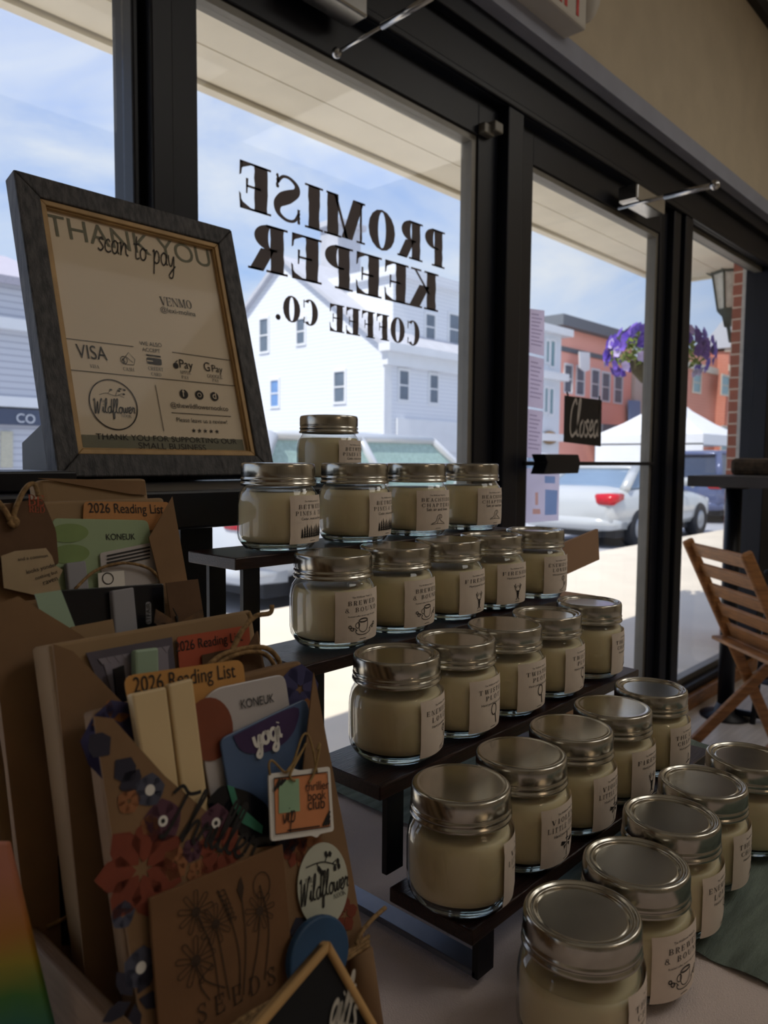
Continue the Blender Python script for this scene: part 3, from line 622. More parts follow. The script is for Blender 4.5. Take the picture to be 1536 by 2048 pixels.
for q in (((1443, 752), (1456, 790)), ((1443, 855), (1458, 900))): bwin(t, PK2, q, gw, st_)
# ---- market tent
def at(x, y, d): return ray(x, y)*d
tc_ = at(1338, 880, 27); t = empty('market_tent', (tc_.x, tc_.y, ST), 'white peaked market tent beyond the silver car', 'tent')
we = mat('tent_canvas', (240, 242, 246), .6, 0, .02, 2); s_ = 1.9; ze = at(1325, 872, 27).z; zp = at(1325, 786, 27).z
mb = MB(); n = 8; prof = [(1, ze-.35), (1, ze), (.62, ze+.28*(zp-ze)), (.3, ze+.58*(zp-ze)), (.1, ze+.86*(zp-ze)), (.0, zp)]
vs = []; fs = []
for (k, z) in prof: vs += [(tc_.x-s_*k, tc_.y-s_*k, z), (tc_.x+s_*k, tc_.y-s_*k, z), (tc_.x+s_*k, tc_.y+s_*k, z), (tc_.x-s_*k, tc_.y+s_*k, z)]
for i in range(len(prof)-1):
    for j in range(4): fs.append((i*4+j, i*4+(j+1) % 4, i*4+4+(j+1) % 4, i*4+4+j))
mb.add(vs, fs); obj('tent_roof', mb, we, t)
obj('side_wall', MB().box(tc_.x-s_, tc_.y-s_, ST, tc_.x-s_+.03, tc_.y+s_, ze-.3).box(tc_.x-s_, tc_.y+s_-.03, ST, tc_.x+s_, tc_.y+s_, ze-.3), we, t)
for sx in (-1, 1):
    for sy in (-1, 1): obj('pole', MB().tube([(tc_.x+sx*(s_-.06), tc_.y+sy*(s_-.06), ST), (tc_.x+sx*(s_-.06), tc_.y+sy*(s_-.06), ze)], .03), wtrim, t)
# ---- cars
def loft(mb, st, n=12, smooth=True):
    """st: (x, zb, zt, hw) -> rounded box sections"""
    k0 = []
    vs = []
    for x, zb, zt, hw in st:
        cz, hz = (zb+zt)/2, (zt-zb)/2
        for j in range(n):
            a = 2*PI*(j+.5)/n; c, s_ = math.cos(a), math.sin(a); p = .45
            vs.append((x, hw*math.copysign(abs(c)**p, c), cz+hz*math.copysign(abs(s_)**p, s_)))
    m = len(st); fs = [(i*n+j, i*n+(j+1) % n, (i+1)*n+(j+1) % n, (i+1)*n+j) for i in range(m-1) for j in range(n)]
    fs += [list(range(n-1, -1, -1)), list(range((m-1)*n, m*n))]
    return mb.add(vs, fs, smooth)
tyre = mat('tyre_rubber', (40, 42, 48), .9); hub = mat('alloy_wheel', (176, 180, 186), .4, .6); cglass = mat('car_glass', (126, 150, 176), .12, 0, .1, 1)
taill = mat('tail_light_red', (206, 26, 44), .2); lampw = mat('lamp_lens', (228, 230, 232), .15); dark = mat('car_trim_dark', (36, 40, 48), .7)
def car(name, label, loc, rot, col, kind='sedan', glass=None):
    t = empty(name, (0, 0, 0), label, 'car'); pm_ = mat('paint_'+'_'.join(map(str, col)), col, .22, .15, .03, 1, coat=.6)
    if kind == 'sedan':
        body = [(0, .42, .78, .72), (.06, .32, .95, .84), (.35, .26, 1.04, .89), (1.0, .24, 1.06, .91), (2.4, .22, 1.0, .91), (3.5, .22, .95, .9), (4.25, .28, .84, .86), (4.6, .32, .72, .76), (4.7, .4, .6, .66)]
        base, top = (.55, 3.55, 1.0), (1.35, 2.65, 1.38); L_ = 4.7
    else:
        body = [(0, .45, .9, .78), (.06, .36, 1.05, .88), (.4, .3, 1.1, .93), (2.4, .28, 1.1, .94), (3.6, .28, 1.06, .93), (4.4, .32, .98, .9), (4.7, .38, .85, .8), (4.78, .45, .7, .7)]
        base, top = (.1, 3.75, 1.08), (.5, 2.9, 1.70); L_ = 4.78
    obj('body', loft(MB(), body, 16), pm_, t, origin=(0, 0, 0))
    hb_, ht = .80, .62
    bs = [(base[0], -hb_, base[2]), (base[1], -hb_, base[2]), (base[1], hb_, base[2]), (base[0], hb_, base[2])]; tp = [(top[0], -ht, top[2]), (top[1], -ht, top[2]), (top[1], ht, top[2]), (top[0], ht, top[2])]
    obj('windows', MB().add(bs+tp, [(0, 3, 2, 1), (4, 5, 6, 7), (0, 1, 5, 4), (1, 2, 6, 5), (2, 3, 7, 6), (3, 0, 4, 7)]), glass or cglass, t, .03, origin=(0, 0, 0))
    loftr = [(top[0]-.12, top[2]-.06, top[2]+.0, ht-.02), (top[0]+.1, top[2]-.06, top[2]+.05, ht+.03), ((top[0]+top[1])/2, top[2]-.06, top[2]+.08, ht+.04), (top[1]-.1, top[2]-.06, top[2]+.05, ht+.03), (top[1]+.1, top[2]-.06, top[2], ht-.02)]
    obj('roof', loft(MB(), loftr, 16), pm_, t, origin=(0, 0, 0))
    for s_ in (-1, 1):
        mb = MB()
        for fr in (0, .5, 1):
            a = Vector(bs[0 if s_ < 0 else 3]).lerp(Vector(bs[1 if s_ < 0 else 2]), fr if fr != .5 else .52); b = Vector(tp[0 if s_ < 0 else 3]).lerp(Vector(tp[1 if s_ < 0 else 2]), fr)
            mb.tube([a, b], .085 if fr == 0 else .05, 8)
        mb.tube([tp[0 if s_ < 0 else 3], tp[1 if s_ < 0 else 2]], .05, 8)
        obj('pillars', mb, pm_, t, origin=(0, 0, 0))
        obj('tail_light', loft(MB(), [(-.02, .74, .86, .10), (.05, .72, .92, .2), (.3, .8, .93, .22)], 10), taill, t, origin=(0, 0, 0)).location = (0, s_*.70, .02 if kind == 'sedan' else .1)
        obj('head_light', loft(MB(), [(L_-.45, .62, .74, .12), (L_-.2, .56, .72, .16), (L_-.02, .58, .66, .1)], 10), lampw, t, origin=(0, 0, 0)).location = (0, s_*.62, .03)
        obj('mirror', MB().ball((base[1]-.75, s_*.98, base[2]+.1), .12, 10, (.6, .9, .7)), pm_, t, origin=(0, 0, 0))
        for wx in (.95, L_-.95):
            mb = MB(); mb.xf = Matrix.Translation((wx, s_*.80, .33)) @ Matrix.Rotation(PI/2, 4, 'X'); mb.lathe([(.2, -.12), (.31, -.12), (.335, -.08), (.335, .08), (.31, .12), (.2, .12)], 24)
            w_ = obj('wheel', mb, tyre, t, origin=(wx, s_*.8, 0))
            mb = MB(); mb.xf = Matrix.Translation((wx, s_*.80, .33)) @ Matrix.Rotation(PI/2, 4, 'X'); mb.lathe([(0, -.13), (.08, -.13), (.2, -.11), (.21, 0), (.2, .11), (.08, .13), (0, .13)], 24); obj('rim', mb, hub, w_)
    obj('bumper', loft(MB(), [(-.05, .38, .52, .66), (.1, .3, .56, .88), (.5, .28, .5, .9)], 12), pm_, t, origin=(0, 0, 0))
    obj('underbody', B(.3, -.78, .18, L_-.3, .78, .4), dark, t, origin=(0, 0, 0))
    t.location = loc; t.rotation_euler = (0, 0, rot); return t
car('silver_car', 'silver sedan with a red tail light parked outside the right door', (11.6, 6.55, ST), 0, (206, 210, 212))
car('white_car', 'white car parked beyond the tent, seen over the silver car roof', (24.5, 16.5, ST), 0, (236, 238, 242), 'suv')
car('blue_car', 'dark blue car parked right of the silver sedan', (18.4, 7.2, ST), 0, (92, 104, 142), 'suv', mat('dark_car_glass', (70, 80, 100), .15))
car('white_suv', 'white SUV parked far across the street behind the door stile', (13.2, 13.6, ST), 0, (228, 232, 236), 'suv')
car('blue_hatchback', 'blue car whose roof shows behind the lone top jar', (5.9, 13.2, ST), 0, (96, 116, 170), 'suv')
car('pale_car', 'pale car parked at the kerb behind the top row of jars', (4.0, 6.3, ST), 0, (206, 212, 220), 'suv', mat('green_car_glass', (170, 200, 196), .15))
# ================================================================== table, cloths, stand, jars
TZ = -.366
t = empty('folding_table', (.45, .24, FL), 'long folding table under the mauve cloth in front of the doors', 'table')
obj('tabletop', B(-.06, -.16, TZ-.035, .985, .615, TZ-.004), mat('table_plastic', (200, 196, 190), .6), t, .006)
for x in (.02, .9):
    for y in (-.1, .55): obj('leg', MB().tube([(x, y, FL), (x, y, TZ-.034)], .014), M['black'], t)
def cloth(name, x0, x1, y0, y1, z, m, amp, drop, label, nx=70, ny=60, freq=1, lift=0):
    mb = MB(); vs = []
    def hgt(x, y): return z+amp*(.5+.5*math.sin(17*freq*x+9*math.sin(6*y)+2*math.sin(23*y*freq)))*(.4+.6*math.sin(5*x+7*y)**2)
    for i in range(nx+1):
        for j in range(ny+1):
            x = x0+(x1-x0)*i/nx; y = y0+(y1-y0)*j/ny; zz = hgt(x, y); dx = max(0, x-.987); dy = max(0, y-.617)
            if dx > 0: zz = z-dx*1.0+.001; x = .989+.012*math.sin(30*y)+amp
            if dy > 0: zz = min(zz, z-dy)+.001; y = .619+.01*math.sin(25*x)+amp
            vs.append((x, y, zz))
    fs = [(i*(ny+1)+j, (i+1)*(ny+1)+j, (i+1)*(ny+1)+j+1, i*(ny+1)+j+1) for i in range(nx) for j in range(ny)]
    mb.add(vs, fs, True); o = obj(name, mb, m); tag(o, label, 'tablecloth'); return o
cloth('tablecloth', -.06, 1.25, -.16, .85, TZ-.0022, M['cloth'], .0006, .25, 'mauve beige cloth covering the whole table under the jars', 90, 70)
cloth('gauze_runner', .555, 1.22, -.16, .80, TZ-.0005, M['gauze'], .0042, .2, 'crinkled sage green gauze runner under the right half of the stand', 150, 120, 3)
# --- stepped display stand
XA, XB = .403, .850
PZ = {1: -.090, 2: -.172, 3: -.246, 4: -.320}; PYC = {1: .597, 2: .508, 3: .416, 4: .329}; HD = .0385; PT = .0115
t = empty('display_stand', ((XA+XB)/2, .46, TZ), 'four-tier dark walnut stand with black flat metal legs', 'display stand')
for k in (1, 2, 3, 4): obj('shelf_board', B(XA, PYC[k]-HD, PZ[k]-PT, XB, PYC[k]+HD, PZ[k]), M['walnut'], t, .0012)
for s_, x in ((0, XA+.010), (1, XB-.029)):
    x1 = x+.019
    obj('foot_bar', B(x, PYC[4]-HD+.004, TZ+.0045, x1, PYC[1]+HD-.016, TZ+.0095), mat('sky_sheen_bar', (128, 136, 156), .3, .4, .1, 40), t, .0008)  # black metal bar, with the sky's bluish reflection painted into its colour
    obj('leg', B(x, PYC[4]-HD+.002, TZ+.0045, x1, PYC[4]-HD+.007, PZ[4]-PT), M['black'], t)
    for k in (3, 2, 1): obj('leg', B(x, PYC[k]-HD+.002, PZ[k+1], x1, PYC[k]-HD+.007, PZ[k]-PT), M['black'], t)
    obj('leg', B(x, PYC[1]+HD-.021, TZ+.0045, x1, PYC[1]+HD-.016, PZ[1]-PT), M['black'], t)
# --- candle jar
RJ, NJ = .0392, 2.2
def sq(nn):
    def f(a, q):
        n = 2+(nn-2)*q[2] if len(q) > 2 else 2
        return (abs(math.cos(a))**n+abs(math.sin(a))**n)**(-1/n)
    return f
jar_root = empty('candle_jar', (0, 0, 0))
prof = [(.029, .001, 0), (.033, .002, .2), (.0355, .006, .7), (.0382, .011, 1), (RJ, .017, 1), (RJ, .030, 1), (RJ, .044, 1), (.0385, .050, 1), (.0372, .0555, .8), (.0350, .0595, .4), (.0335, .062, .1), (.0330, .065, 0), (.0330, .084, 0)]
mb = MB().lathe(prof, 56, sq(NJ)); g1 = obj('glass_body', mb, M['jar'], jar_root, origin=(0, 0, 0))
mb = MB().lathe([(.0, .0012, 0), (.027, .0006, 0), (.0325, .0022, .2), (.0350, .006, .7), (.0358, .0075, .8), (.030, .0078, .5), (0, .0070, 0)], 56, sq(NJ)); obj('glass_base', mb, M['base'], g1, origin=(0, 0, 0))
def waxm(top): return MB().lathe([(0, .0086, 0), (.031, .0086, .5), (.0345, .0105, .8), (.0369, .016, 1), (.0374, .030, 1), (.0374, .044, 1), (.0364, .0505, 1), (.0350, top-.0008, .8), (.0335, top, .6), (0, top-.001, 0)], 56, sq(NJ))
wax0 = obj('wax', waxm(.0545), M['wax'], jar_root, origin=(0, 0, 0))
def knurl(R, z0, z1):
    vs = []; n = 150
    for z in (z0, z0+.0006, z1-.0006, z1):
        for j in range(n):
            a = 2*PI*j/n; r = R+(.00035 if (j % 2 and z0 < z < z1) else 0); vs.append((r*math.cos(a), r*math.sin(a), z))
    return vs, [(i*n+j, i*n+(j+1) % n, (i+1)*n+(j+1) % n, (i+1)*n+j) for i in range(3) for j in range(n)]
def bandm(rec):
    mb = MB(); R = .0361
    mb.lathe([(.0345, .0632), (.0368, .0634), (.0374, .0645), (.0372, .0660), (.0361, .0668), (.0360, .0676), (.0366, .0684), (.0369, .0695), (.0366, .0706), (.0359, .0714), (R, .0722)], 72)
    mb.add(*knurl(R, .0722, .0826), True)
    if rec: mb.lathe([(R, .0826), (.0358, .0842), (.0350, .0850), (.0338, .0852), (.0328, .0848), (.0322, .0838), (.0312, .0836), (.0303, .0841), (.0296, .0838), (.0292, .0822)], 72)
    else: mb.lathe([(R, .0826), (.0359, .0840), (.0353, .0848), (.0342, .0851)], 72)
    return mb
bands = {r: None for r in (0, 1)}
bands[0] = obj('screw_band', bandm(0), M['lid2'], jar_root, origin=(0, 0, 0))
dsk = obj('lid_disc', MB().lathe([(.0342, .0851), (.0325, .08545), (.0315, .0851), (.030, .08505), (0, .08505)], 72), M['lid'], jar_root, origin=(0, 0, 0))
def yface(u): return -(RJ**NJ-abs(u)**NJ)**(1/NJ)
LW, LZ0, LZ1 = .0265, .0085, .0545
def jp(off): return lambda u, v: (u, yface(max(-.036, min(.036, u)))*1.0-off+(.0012 if v > .0505 else 0), v)
def labm():
    mb = MB(); n = 24; vs = []
    for k, z in enumerate((LZ0, LZ0+.008, .03, .045, .050, LZ1)):
        for i in range(n+1):
            u = -LW+2*LW*i/n; sh = max(0, (.0165-z))*.10+max(0, z-.046)*.09
            vs.append((u, yface(u)-.0007+sh, z))
    return mb.add(vs, [(k*(n+1)+i, k*(n+1)+i+1, (k+1)*(n+1)+i+1, (k+1)*(n+1)+i) for k in range(5) for i in range(n)], True)
lab0 = obj('label', labm(), M['label'], jar_root, origin=(0, 0, 0))
def jl(u, v):
    sh = max(0, (.0165-v))*.10+max(0, v-.046)*.09; return (u, yface(u)-.00105+sh, v)
def icon(kind):
    o = ([], []); R_ = lambda p, w=.0006, s_=True: ribbon(o, p, w, s_)
    c = .0195
    def el(cx, cz, rx, rz, w=.0006, a0=0, a1=360): R_([(cx+rx*math.cos(math.radians(a0+(a1-a0)*i/20)), cz+rz*math.sin(math.radians(a0+(a1-a0)*i/20))) for i in range(21)], w, False)
    def poly(p): k = len(o[0]); o[0].extend(p); o[1].append(list(range(k, k+len(p))))
    if kind == 'pines':
        for i in range(11):
            x = -.0155+.0031*i; h_ = .0085+.0035*((i*7) % 5)/4
            for j in range(4): z = .0145+h_*j*.23; w_ = .0018-.0003*j; poly([(x-w_, z), (x+w_, z), (x, z+h_*.38)])
            R_([(x, .0135), (x, .016)], .0005, False)
    elif kind == 'cup':
        el(0, .0275, .0055, .0018); el(0, .0275, .0045, .0012, .0004); R_([(-.0055, .0275), (-.005, .020), (-.002, .0172), (.002, .0172), (.005, .020), (.0055, .0275)]); el(0, .0180, .009, .0035, .0006, 150, 390)
        el(-.0068, .0235, .0022, .0025); 
        for s_ in (-1, 1):
            el(s_*.0125, .0205, .0016, .0014, .0007); el(s_*.0148, .0228, .0012, .0012, .0007); R_([(s_*.0075, .0185), (s_*.010, .021), (s_*.0125, .0205)], .0005)
    elif kind == 'stag':
        poly([(-.0022, .021), (.0022, .021), (.0012, .0150), (-.0012, .0150)]); poly([(-.0035, .0222), (0, .0205), (.0035, .0222), (0, .0235)])
        for s_ in (-1, 1):
            R_([(s_*.001, .0225), (s_*.0045, .0255), (s_*.0042, .0315)], .0008); R_([(s_*.0035, .0262), (s_*.0012, .0295)], .0007, False); R_([(s_*.0045, .0265), (s_*.0068, .030)], .0007, False)
            R_([(s_*.0008, .015), (s_*.003, .0128)], .001, False)
    elif kind == 'lens': el(.001, .0262, .0042, .0050, .0009); R_([(.0030, .0215), (.0056, .0130)], .0013, False)
    elif kind == 'rose':
        el(.003, .0270, .0030, .0026); el(.0035, .0272, .0016, .0014, .0005); R_([(.003, .0245), (.005, .019), (.002, .014), (-.004, .0125)], .0007); R_([(.0045, .020), (.009, .0215), (.0075, .0185), (.0045, .020)], .0006)
    elif kind == 'sword':
        R_([(.001, .0125), (.001, .0315)], .0009, False); R_([(-.0015, .0265), (.0035, .0265)], .0009, False)
        for s_ in (-1, 1): poly([(.001+s_*.0012, .0235), (.001+s_*.0085, .0262), (.001+s_*.0095, .0232), (.001+s_*.0055, .0222)]); poly([(.001+s_*.0012, .0225), (.001+s_*.005, .0215), (.001+s_*.0042, .0185)])
    elif kind == 'wave':
        R_([(-.010, .0165), (-.004, .019), (-.001, .0255), (.004, .0265), (.0055, .0235), (.003, .0225)]); R_([(-.002, .0165), (.001, .0225), (.004, .0195), (.010, .0165)]); R_([(-.011, .0155), (0, .0165), (.011, .0155)], .0005); el(.002, .0245, .0012, .0010, .0004)
    elif kind == 'book':
        poly([(-.0045, .0150), (.0045, .0165), (.0045, .0180), (-.0045, .0165)]); R_([(-.002, .0180), (.001, .0245), (.003, .0185)], .0007)
    R_([(-.004, .0108), (.004, .0108)], .0005, False)
    return o
def printm(lines, kind):
    mb = MB(); small = sans('The Wildflower Nook Co.'); mb.flat(fit(small, (-.0125, .0482), (.0125, .0482), .95), jl)
    z = .0418; 
    for ln in lines:
        w = min(.0445, .0052*len(ln)+.002); f2 = serif(ln, LIGHT, .32); xs = [p[0] for p in f2[0]]; k = w/(max(xs)-min(xs)); mb.flat(fit(f2, (-w/2, z), (w/2, z), .0040/k), jl); z -= .0062
    f2 = sans({'cup': 'Roasted coffee, brown sugar & vanilla', 'pines': 'Cedar, moss and pine', 'wave': 'Salt air and linen'}.get(kind, 'Hand poured soy candle')); mb.flat(fit(f2, (-.0165, z+.0018), (.0165, z+.0018), .9), jl)
    mb.flat(icon(kind), jl); return mb
PR = {}
def prt(key, lines, kind): PR[key] = (lines, kind)
prt('pines', ['BETWEEN', 'PINES & TEA'], 'pines'); prt('beach', ['BEACHSIDE', 'CHAPTERS'], 'wave'); prt('brew', ['BREWED', '& BOUND'], 'cup'); prt('fire', ['FIRESIDE'], 'stag')
prt('enem', ['ENEMIES TO', 'LOVERS'], 'rose'); prt('twist', ['TWISTED', 'PLOT'], 'lens'); prt('viol', ['VIOLENT', 'LITTLE THING'], 'sword'); prt('the', ['THE LAST', 'CHAPTER'], 'book')
pm0 = obj('label_print', printm(*PR['brew']), M['ink'], lab0, origin=(0, 0, 0)); PRM = {'brew': pm0.data}
def mesh_only(mb, m, name):
    o = obj(name, mb, m, None, origin=(0, 0, 0)); d = o.data; bpy.data.objects.remove(o); return d
for k, (ln, ic) in PR.items():
    if k != 'brew': PRM[k] = mesh_only(printm(ln, ic), M['ink'], 'print_'+k)
BANDM = {0: bands[0].data, 1: mesh_only(bandm(1), M['lid2'], 'band_rim')}
DISCM = {0: dsk.data, 1: mesh_only(MB().lathe([(.0296, .0822), (.0282, .0822), (.0277, .0827), (.0270, .0827), (0, .0826)], 72), M['lid'], 'disc_rim')}
WAXM = {0: wax0.data, 1: mesh_only(waxm(.0575), M['wax'], 'wax_high'), 2: mesh_only(waxm(.0505), M['wax'], 'wax_low')}
JH = .0852
fst = [True]
def jar(x, y, z, key, rim, label, wax=0, rz=0, nolabel=False):
    if fst[0]: r = jar_root; fst[0] = False
    else: r = copy_tree(jar_root)
    r.location = (x, y, z); r.rotation_euler = (0, 0, math.radians(rz)); WORLD[r.name] = Vector((x, y, z))
    tag(r, label, 'candle jar', 'cream candle jars on the stand and table')
    for ch in r.children:
        n = ch.name.split('.')[0]
        if n == 'screw_band': ch.data = BANDM[rim]
        elif n == 'lid_disc': ch.data = DISCM[rim]
        elif n == 'wax': ch.data = WAXM[wax]
        elif n == 'label':
            for g in ch.children: g.data = PRM[key]
    return r
JB = {0: -.0345, 1: PZ[1]+.0003, 2: PZ[2]+.0003, 3: PZ[3]+.0003, 4: PZ[4]+.0003, 5: TZ+.0048}
for row, y, js in (
  (1, .585, [(.474, 'pines', 0, 'leftmost candle jar on the top shelf, beside the picture frame'), (.580, 'pines', 0, 'second candle jar from the left on the top shelf, pine tree label'), (.681, 'beach', 0, 'third candle jar from the left on the top shelf, wave label'), (.790, 'beach', 0, 'rightmost candle jar on the top shelf')]),
  (2, .510, [(.478, 'brew', 0, 'leftmost candle jar on the second shelf, coffee cup label'), (.564, 'brew', 0, 'second candle jar from the left on the second shelf, coffee cup label'), (.650, 'fire', 0, 'middle candle jar on the second shelf with a stag label and flat lid'), (.732, 'fire', 1, 'fourth candle jar on the second shelf with stag label and rimmed lid'), (.828, 'enem', 1, 'rightmost candle jar on the second shelf before the cardboard flap')]),
  (3, .414, [(.461, 'enem', 1, 'leftmost candle jar on the third shelf, rose label and rimmed lid'), (.541, 'twist', 1, 'second candle jar on the third shelf, magnifier label and rimmed lid'), (.620, 'twist', 0, 'middle candle jar on the third shelf, magnifier label and flat lid'), (.699, 'twist', 1, 'fourth candle jar on the third shelf, rimmed lid'), (.792, 'the', 1, 'rightmost candle jar on the third shelf, nearest the door mullion')]),
  (4, .323, [(.431, 'viol', 0, 'big flat-lidded candle jar at the left end of the lowest shelf'), (.511, 'viol', 0, 'second candle jar on the lowest shelf, sword and butterfly label'), (.591, 'viol', 0, 'middle candle jar on the lowest shelf with flat lid'), (.6705, 'fire', 0, 'fourth candle jar on the lowest shelf, stag label and flat lid'), (.757, 'the', 1, 'rightmost candle jar on the lowest shelf, rimmed lid')])):
    for i, (x, key, rim, lb) in enumerate(js): jar(x, y, JB[row], key, rim, lb, (0, 1, 0, 0, 1)[i] if row != 1 else 1, {1: (17, 18, -6, 1), 2: (0, 6, 7, -4, -1), 3: (21, 6, 3, 10, 17), 4: (36, 6, 8, 3, 3)}[row][i])
for x, y, key, rim, lb, wx, rz in ((.4195, .2185, 'the', 1, 'nearest candle jar standing on the cloth at the bottom, rimmed lid', 2, 21), (.5000, .2200, 'brew', 1, 'second nearest candle jar on the cloth, coffee cup label', 0, -9),
        (.576, .226, 'enem', 1, 'third candle jar of the row on the table, at the edge of the gauze', 0, 7), (.657, .2315, 'the', 1, 'fourth candle jar of the row on the table, on the gauze', 0, 8), (.744, .2220, 'enem', 1, 'farthest candle jar of the row on the table, cut by the right edge', 0, 90)):
    jar(x, y, JB[5] if x > .53 else TZ-.0008, key, rim, lb, wx, rz)
jar(.650, .702, -.0318, 'pines', 0, 'lone candle jar above the others, on the black bar table behind', 1, 15)
# cardboard box with a flap behind the stand
t = empty('cardboard_box', (1.0, .5, TZ), 'brown cardboard box flap rising behind the jars on the right', 'box')
bx = mat('corrugated_card', (176, 140, 112), .9, 0, .06, 12)
q = [ony(x, y, .53) for x, y in ((1100, 1098), (1196, 1058), (1199, 1119), (1100, 1164))]
obj('flap', MB().slab(q, (0, -1, 0), .004), bx, t)
obj('carton', MB().box(.90, .50, TZ+.005, .98, .60, -.19), bx, t, .002)
# ================================================================== wrapped gift books in a crate, with the things tucked in them
wd_ = mat('crate_pine', (150, 118, 88), .7, 0, .22, 8, .2, 60, (14, 1, 14))
t = empty('wooden_crate', (.225, .46, TZ), 'pale wooden crate holding the kraft wrapped books, lower left', 'crate')
obj('side_board', B(.1475, .285, TZ+.001, .1555, .61, -.246), wd_, t, .0015)
obj('back_board', B(.1475, .602, TZ+.001, .305, .61, -.246), wd_, t, .0015)
obj('base_board', B(.156, .33, TZ+.001, .305, .60, TZ+.006), wd_, t)
obj('step', B(.163, .438, TZ+.006, .302, .60, -.2725), wd_, t, .001)
obj('slat', MB().slab([(.1562, .36, -.295), (.1562, .335, -.36), (.1562, .35, -.36), (.1562, .376, -.295)], (1, 0, 0), -.004), M['craft3'], t)
class Pk:
    def __init__(s, name, label, xl, xr, yt, zt, zb, a, th, m):
        s.p = Plane((xl, yt-a*(zt-zb), zb), (1, 0, 0), (0, a, 1)); s.w = xr-xl; s.h = (zt-zb)*math.sqrt(1+a*a); s.th = th
        s.t = empty(name, ((xl+xr)/2, yt-a*(zt-zb), zb), label, 'wrapped book', 'kraft wrapped gift books')
        P = s.p; n = 7; vs = []; fs = []          # softly puffed wrapped block
        cs = [(.004, 0), (s.w-.004, 0), (s.w, -.003), (s.w, -th+.004), (s.w-.004, -th), (.005, -th), (0, -th+.005), (0, -.003)]
        for k in range(n):
            v = s.h*k/(n-1)
            for i, (u, d) in enumerate(cs): vs.append(P.at(u+random.uniform(-.0006, .0006), v, d+(random.uniform(-.0006, .0002) if 0 < k < n-1 else 0)))
        c = len(cs)
        for k in range(n-1):
            for i in range(c): fs.append((k*c+i, k*c+(i+1) % c, (k+1)*c+(i+1) % c, (k+1)*c+i))
        fs += [list(range(c-1, -1, -1)), list(range((n-1)*c, n*c))]
        obj('paper_wrap', MB().add(vs, fs), m, s.t, .002)
    def flap(s, name, pts, n, m, t=.0008): return obj(name, s.p.slab(pts, n, t), m, s.t)
    def item(s, name, label, cat, pts, n, th, m, rnd=0, bevel=0):
        o = obj(name, s.p.slab(pts, n, th, True, rnd), m, None, bevel); return tag(o, label, cat)
    def ink(s, name, par, m, n, *ws):
        mb = MB()
        for w in ws: wr(mb, s.p, w[0], w[1], w[2], n, w[3] if len(w) > 3 else 1)
        return obj(name, mb, m, par)
    def tw(s, pts, r=.0011, n=.02): return MB().tube(spline(s.p.pp(pts, n), 5), r, 6)
orange = mat('orange_card', (200, 146, 80), .8, 0, .04, 20); red = mat('coral_card', (186, 88, 60), .8, 0, .05, 20); tan = mat('tan_card', (196, 138, 84), .8, 0, .04, 20)
cream_ = mat('cream_plastic', (222, 196, 150), .5, 0, .03, 20); greyp = mat('grey_plastic', (150, 150, 158), .5, 0, .03, 20); mint = mat('mint_plastic', (156, 182, 158), .5, 0, .03, 20)
foil = mat('white_sachet', (196, 190, 190), .22, 0, .04, 10, .2, 40); foilg = mat('green_sachet', (164, 184, 148), .18, 0, .06, 10, .25, 40); blk = mat('black_packet', (16, 18, 28), .22, 0, .1, 10)
# ---------- rearmost first
A5 = Pk('wrapped_book', 'rearmost kraft wrapped book, only its folded top showing below the frame', .226, .313, .552, -.0165, -.262, .25, .02, M['craft3'])
A5.flap('flap', [(76, 956), (290, 962), (292, 990), (260, 988)], .002, M['craft'])
A4 = Pk('wrapped_book', 'kraft wrapped book with a green sachet in its pocket, highest in the crate', .157, .3055, .512, -.030, -.2625, .3, .028, M['craft3'])
A4.flap('flap', [(345, 993), (376, 1168), (322, 1172), (298, 1075)], .012, M['craft']); A4.flap('pocket', [(-60, 1110), (10, 1105), (110, 1185), (380, 1170), (400, 1300), (-60, 1300)], .012, M['craft'])
o = A4.item('reading_list_card', 'tan 2026 reading list card at the top of the rear pocket', 'card', [(168, 1003), (338, 1004), (335, 1060), (165, 1060)], .002, .0006, tan, .003); A4.ink('lettering', o, M['ink'], .0024, (sans('2026 Reading List'), (178, 1025), (328, 1027), 1.25))
o = A4.item('mask_sachet', 'pale green face mask sachet in the rear pocket', 'sachet', [(105, 1036), (296, 1040), (322, 1180), (104, 1180)], .0045, .0015, foilg, .004, .0006)
A4.ink('lettering', o, M['ink'], .0049, (sans('KONEUK'), (213, 1080), (271, 1079), 1.2)); mb = MB()
for c_ in ((138, 1066), (140, 1108)): k = disc2(*A4.p.uv(*c_, .0049), .0135, .0065); mb.flat(k, A4.p.fn(.0049))
obj('leaf_picture', mb, mat('leaf_green', (132, 158, 92), .6), o)
o = A4.item('tea_bag', 'white tea bag packet with fine print tucked in the rear pocket', 'tea bag', [(200, 1106), (318, 1082), (330, 1180), (206, 1180)], .0065, .0012, foil, .002); mb = MB()
for k in range(4): mb.flat(line2([A4.p.uv(214, 1112+7*k, .007), A4.p.uv(300, 1094+7*k, .007)], .0012), A4.p.fn(.007))
obj('print_lines', mb, M['ink'], o)
A4.item('highlighter', 'grey highlighter stick in the rear pocket left of the tea bag', 'highlighter', [(132, 1126), (172, 1121), (182, 1200), (140, 1200)], .0105, .005, greyp, 0, .001)
o = A4.item('small_card', 'small cream card with a drawn ring under the rear tea bag', 'card', [(196, 1146), (248, 1141), (252, 1190), (198, 1190)], .0085, .0006, M['white'])
mb = MB(); mb.flat(disc2(*A4.p.uv(216, 1157, .0088), .0042, .0042, 20, .0007), A4.p.fn(.0088)); obj('ring_drawing', mb, M['ink'], o)
A4.item('small_card', 'pale card stub at the right side of the rear pocket', 'card', [(312, 1144), (352, 1146), (362, 1190), (318, 1190)], .0075, .0006, M['white'], .002)
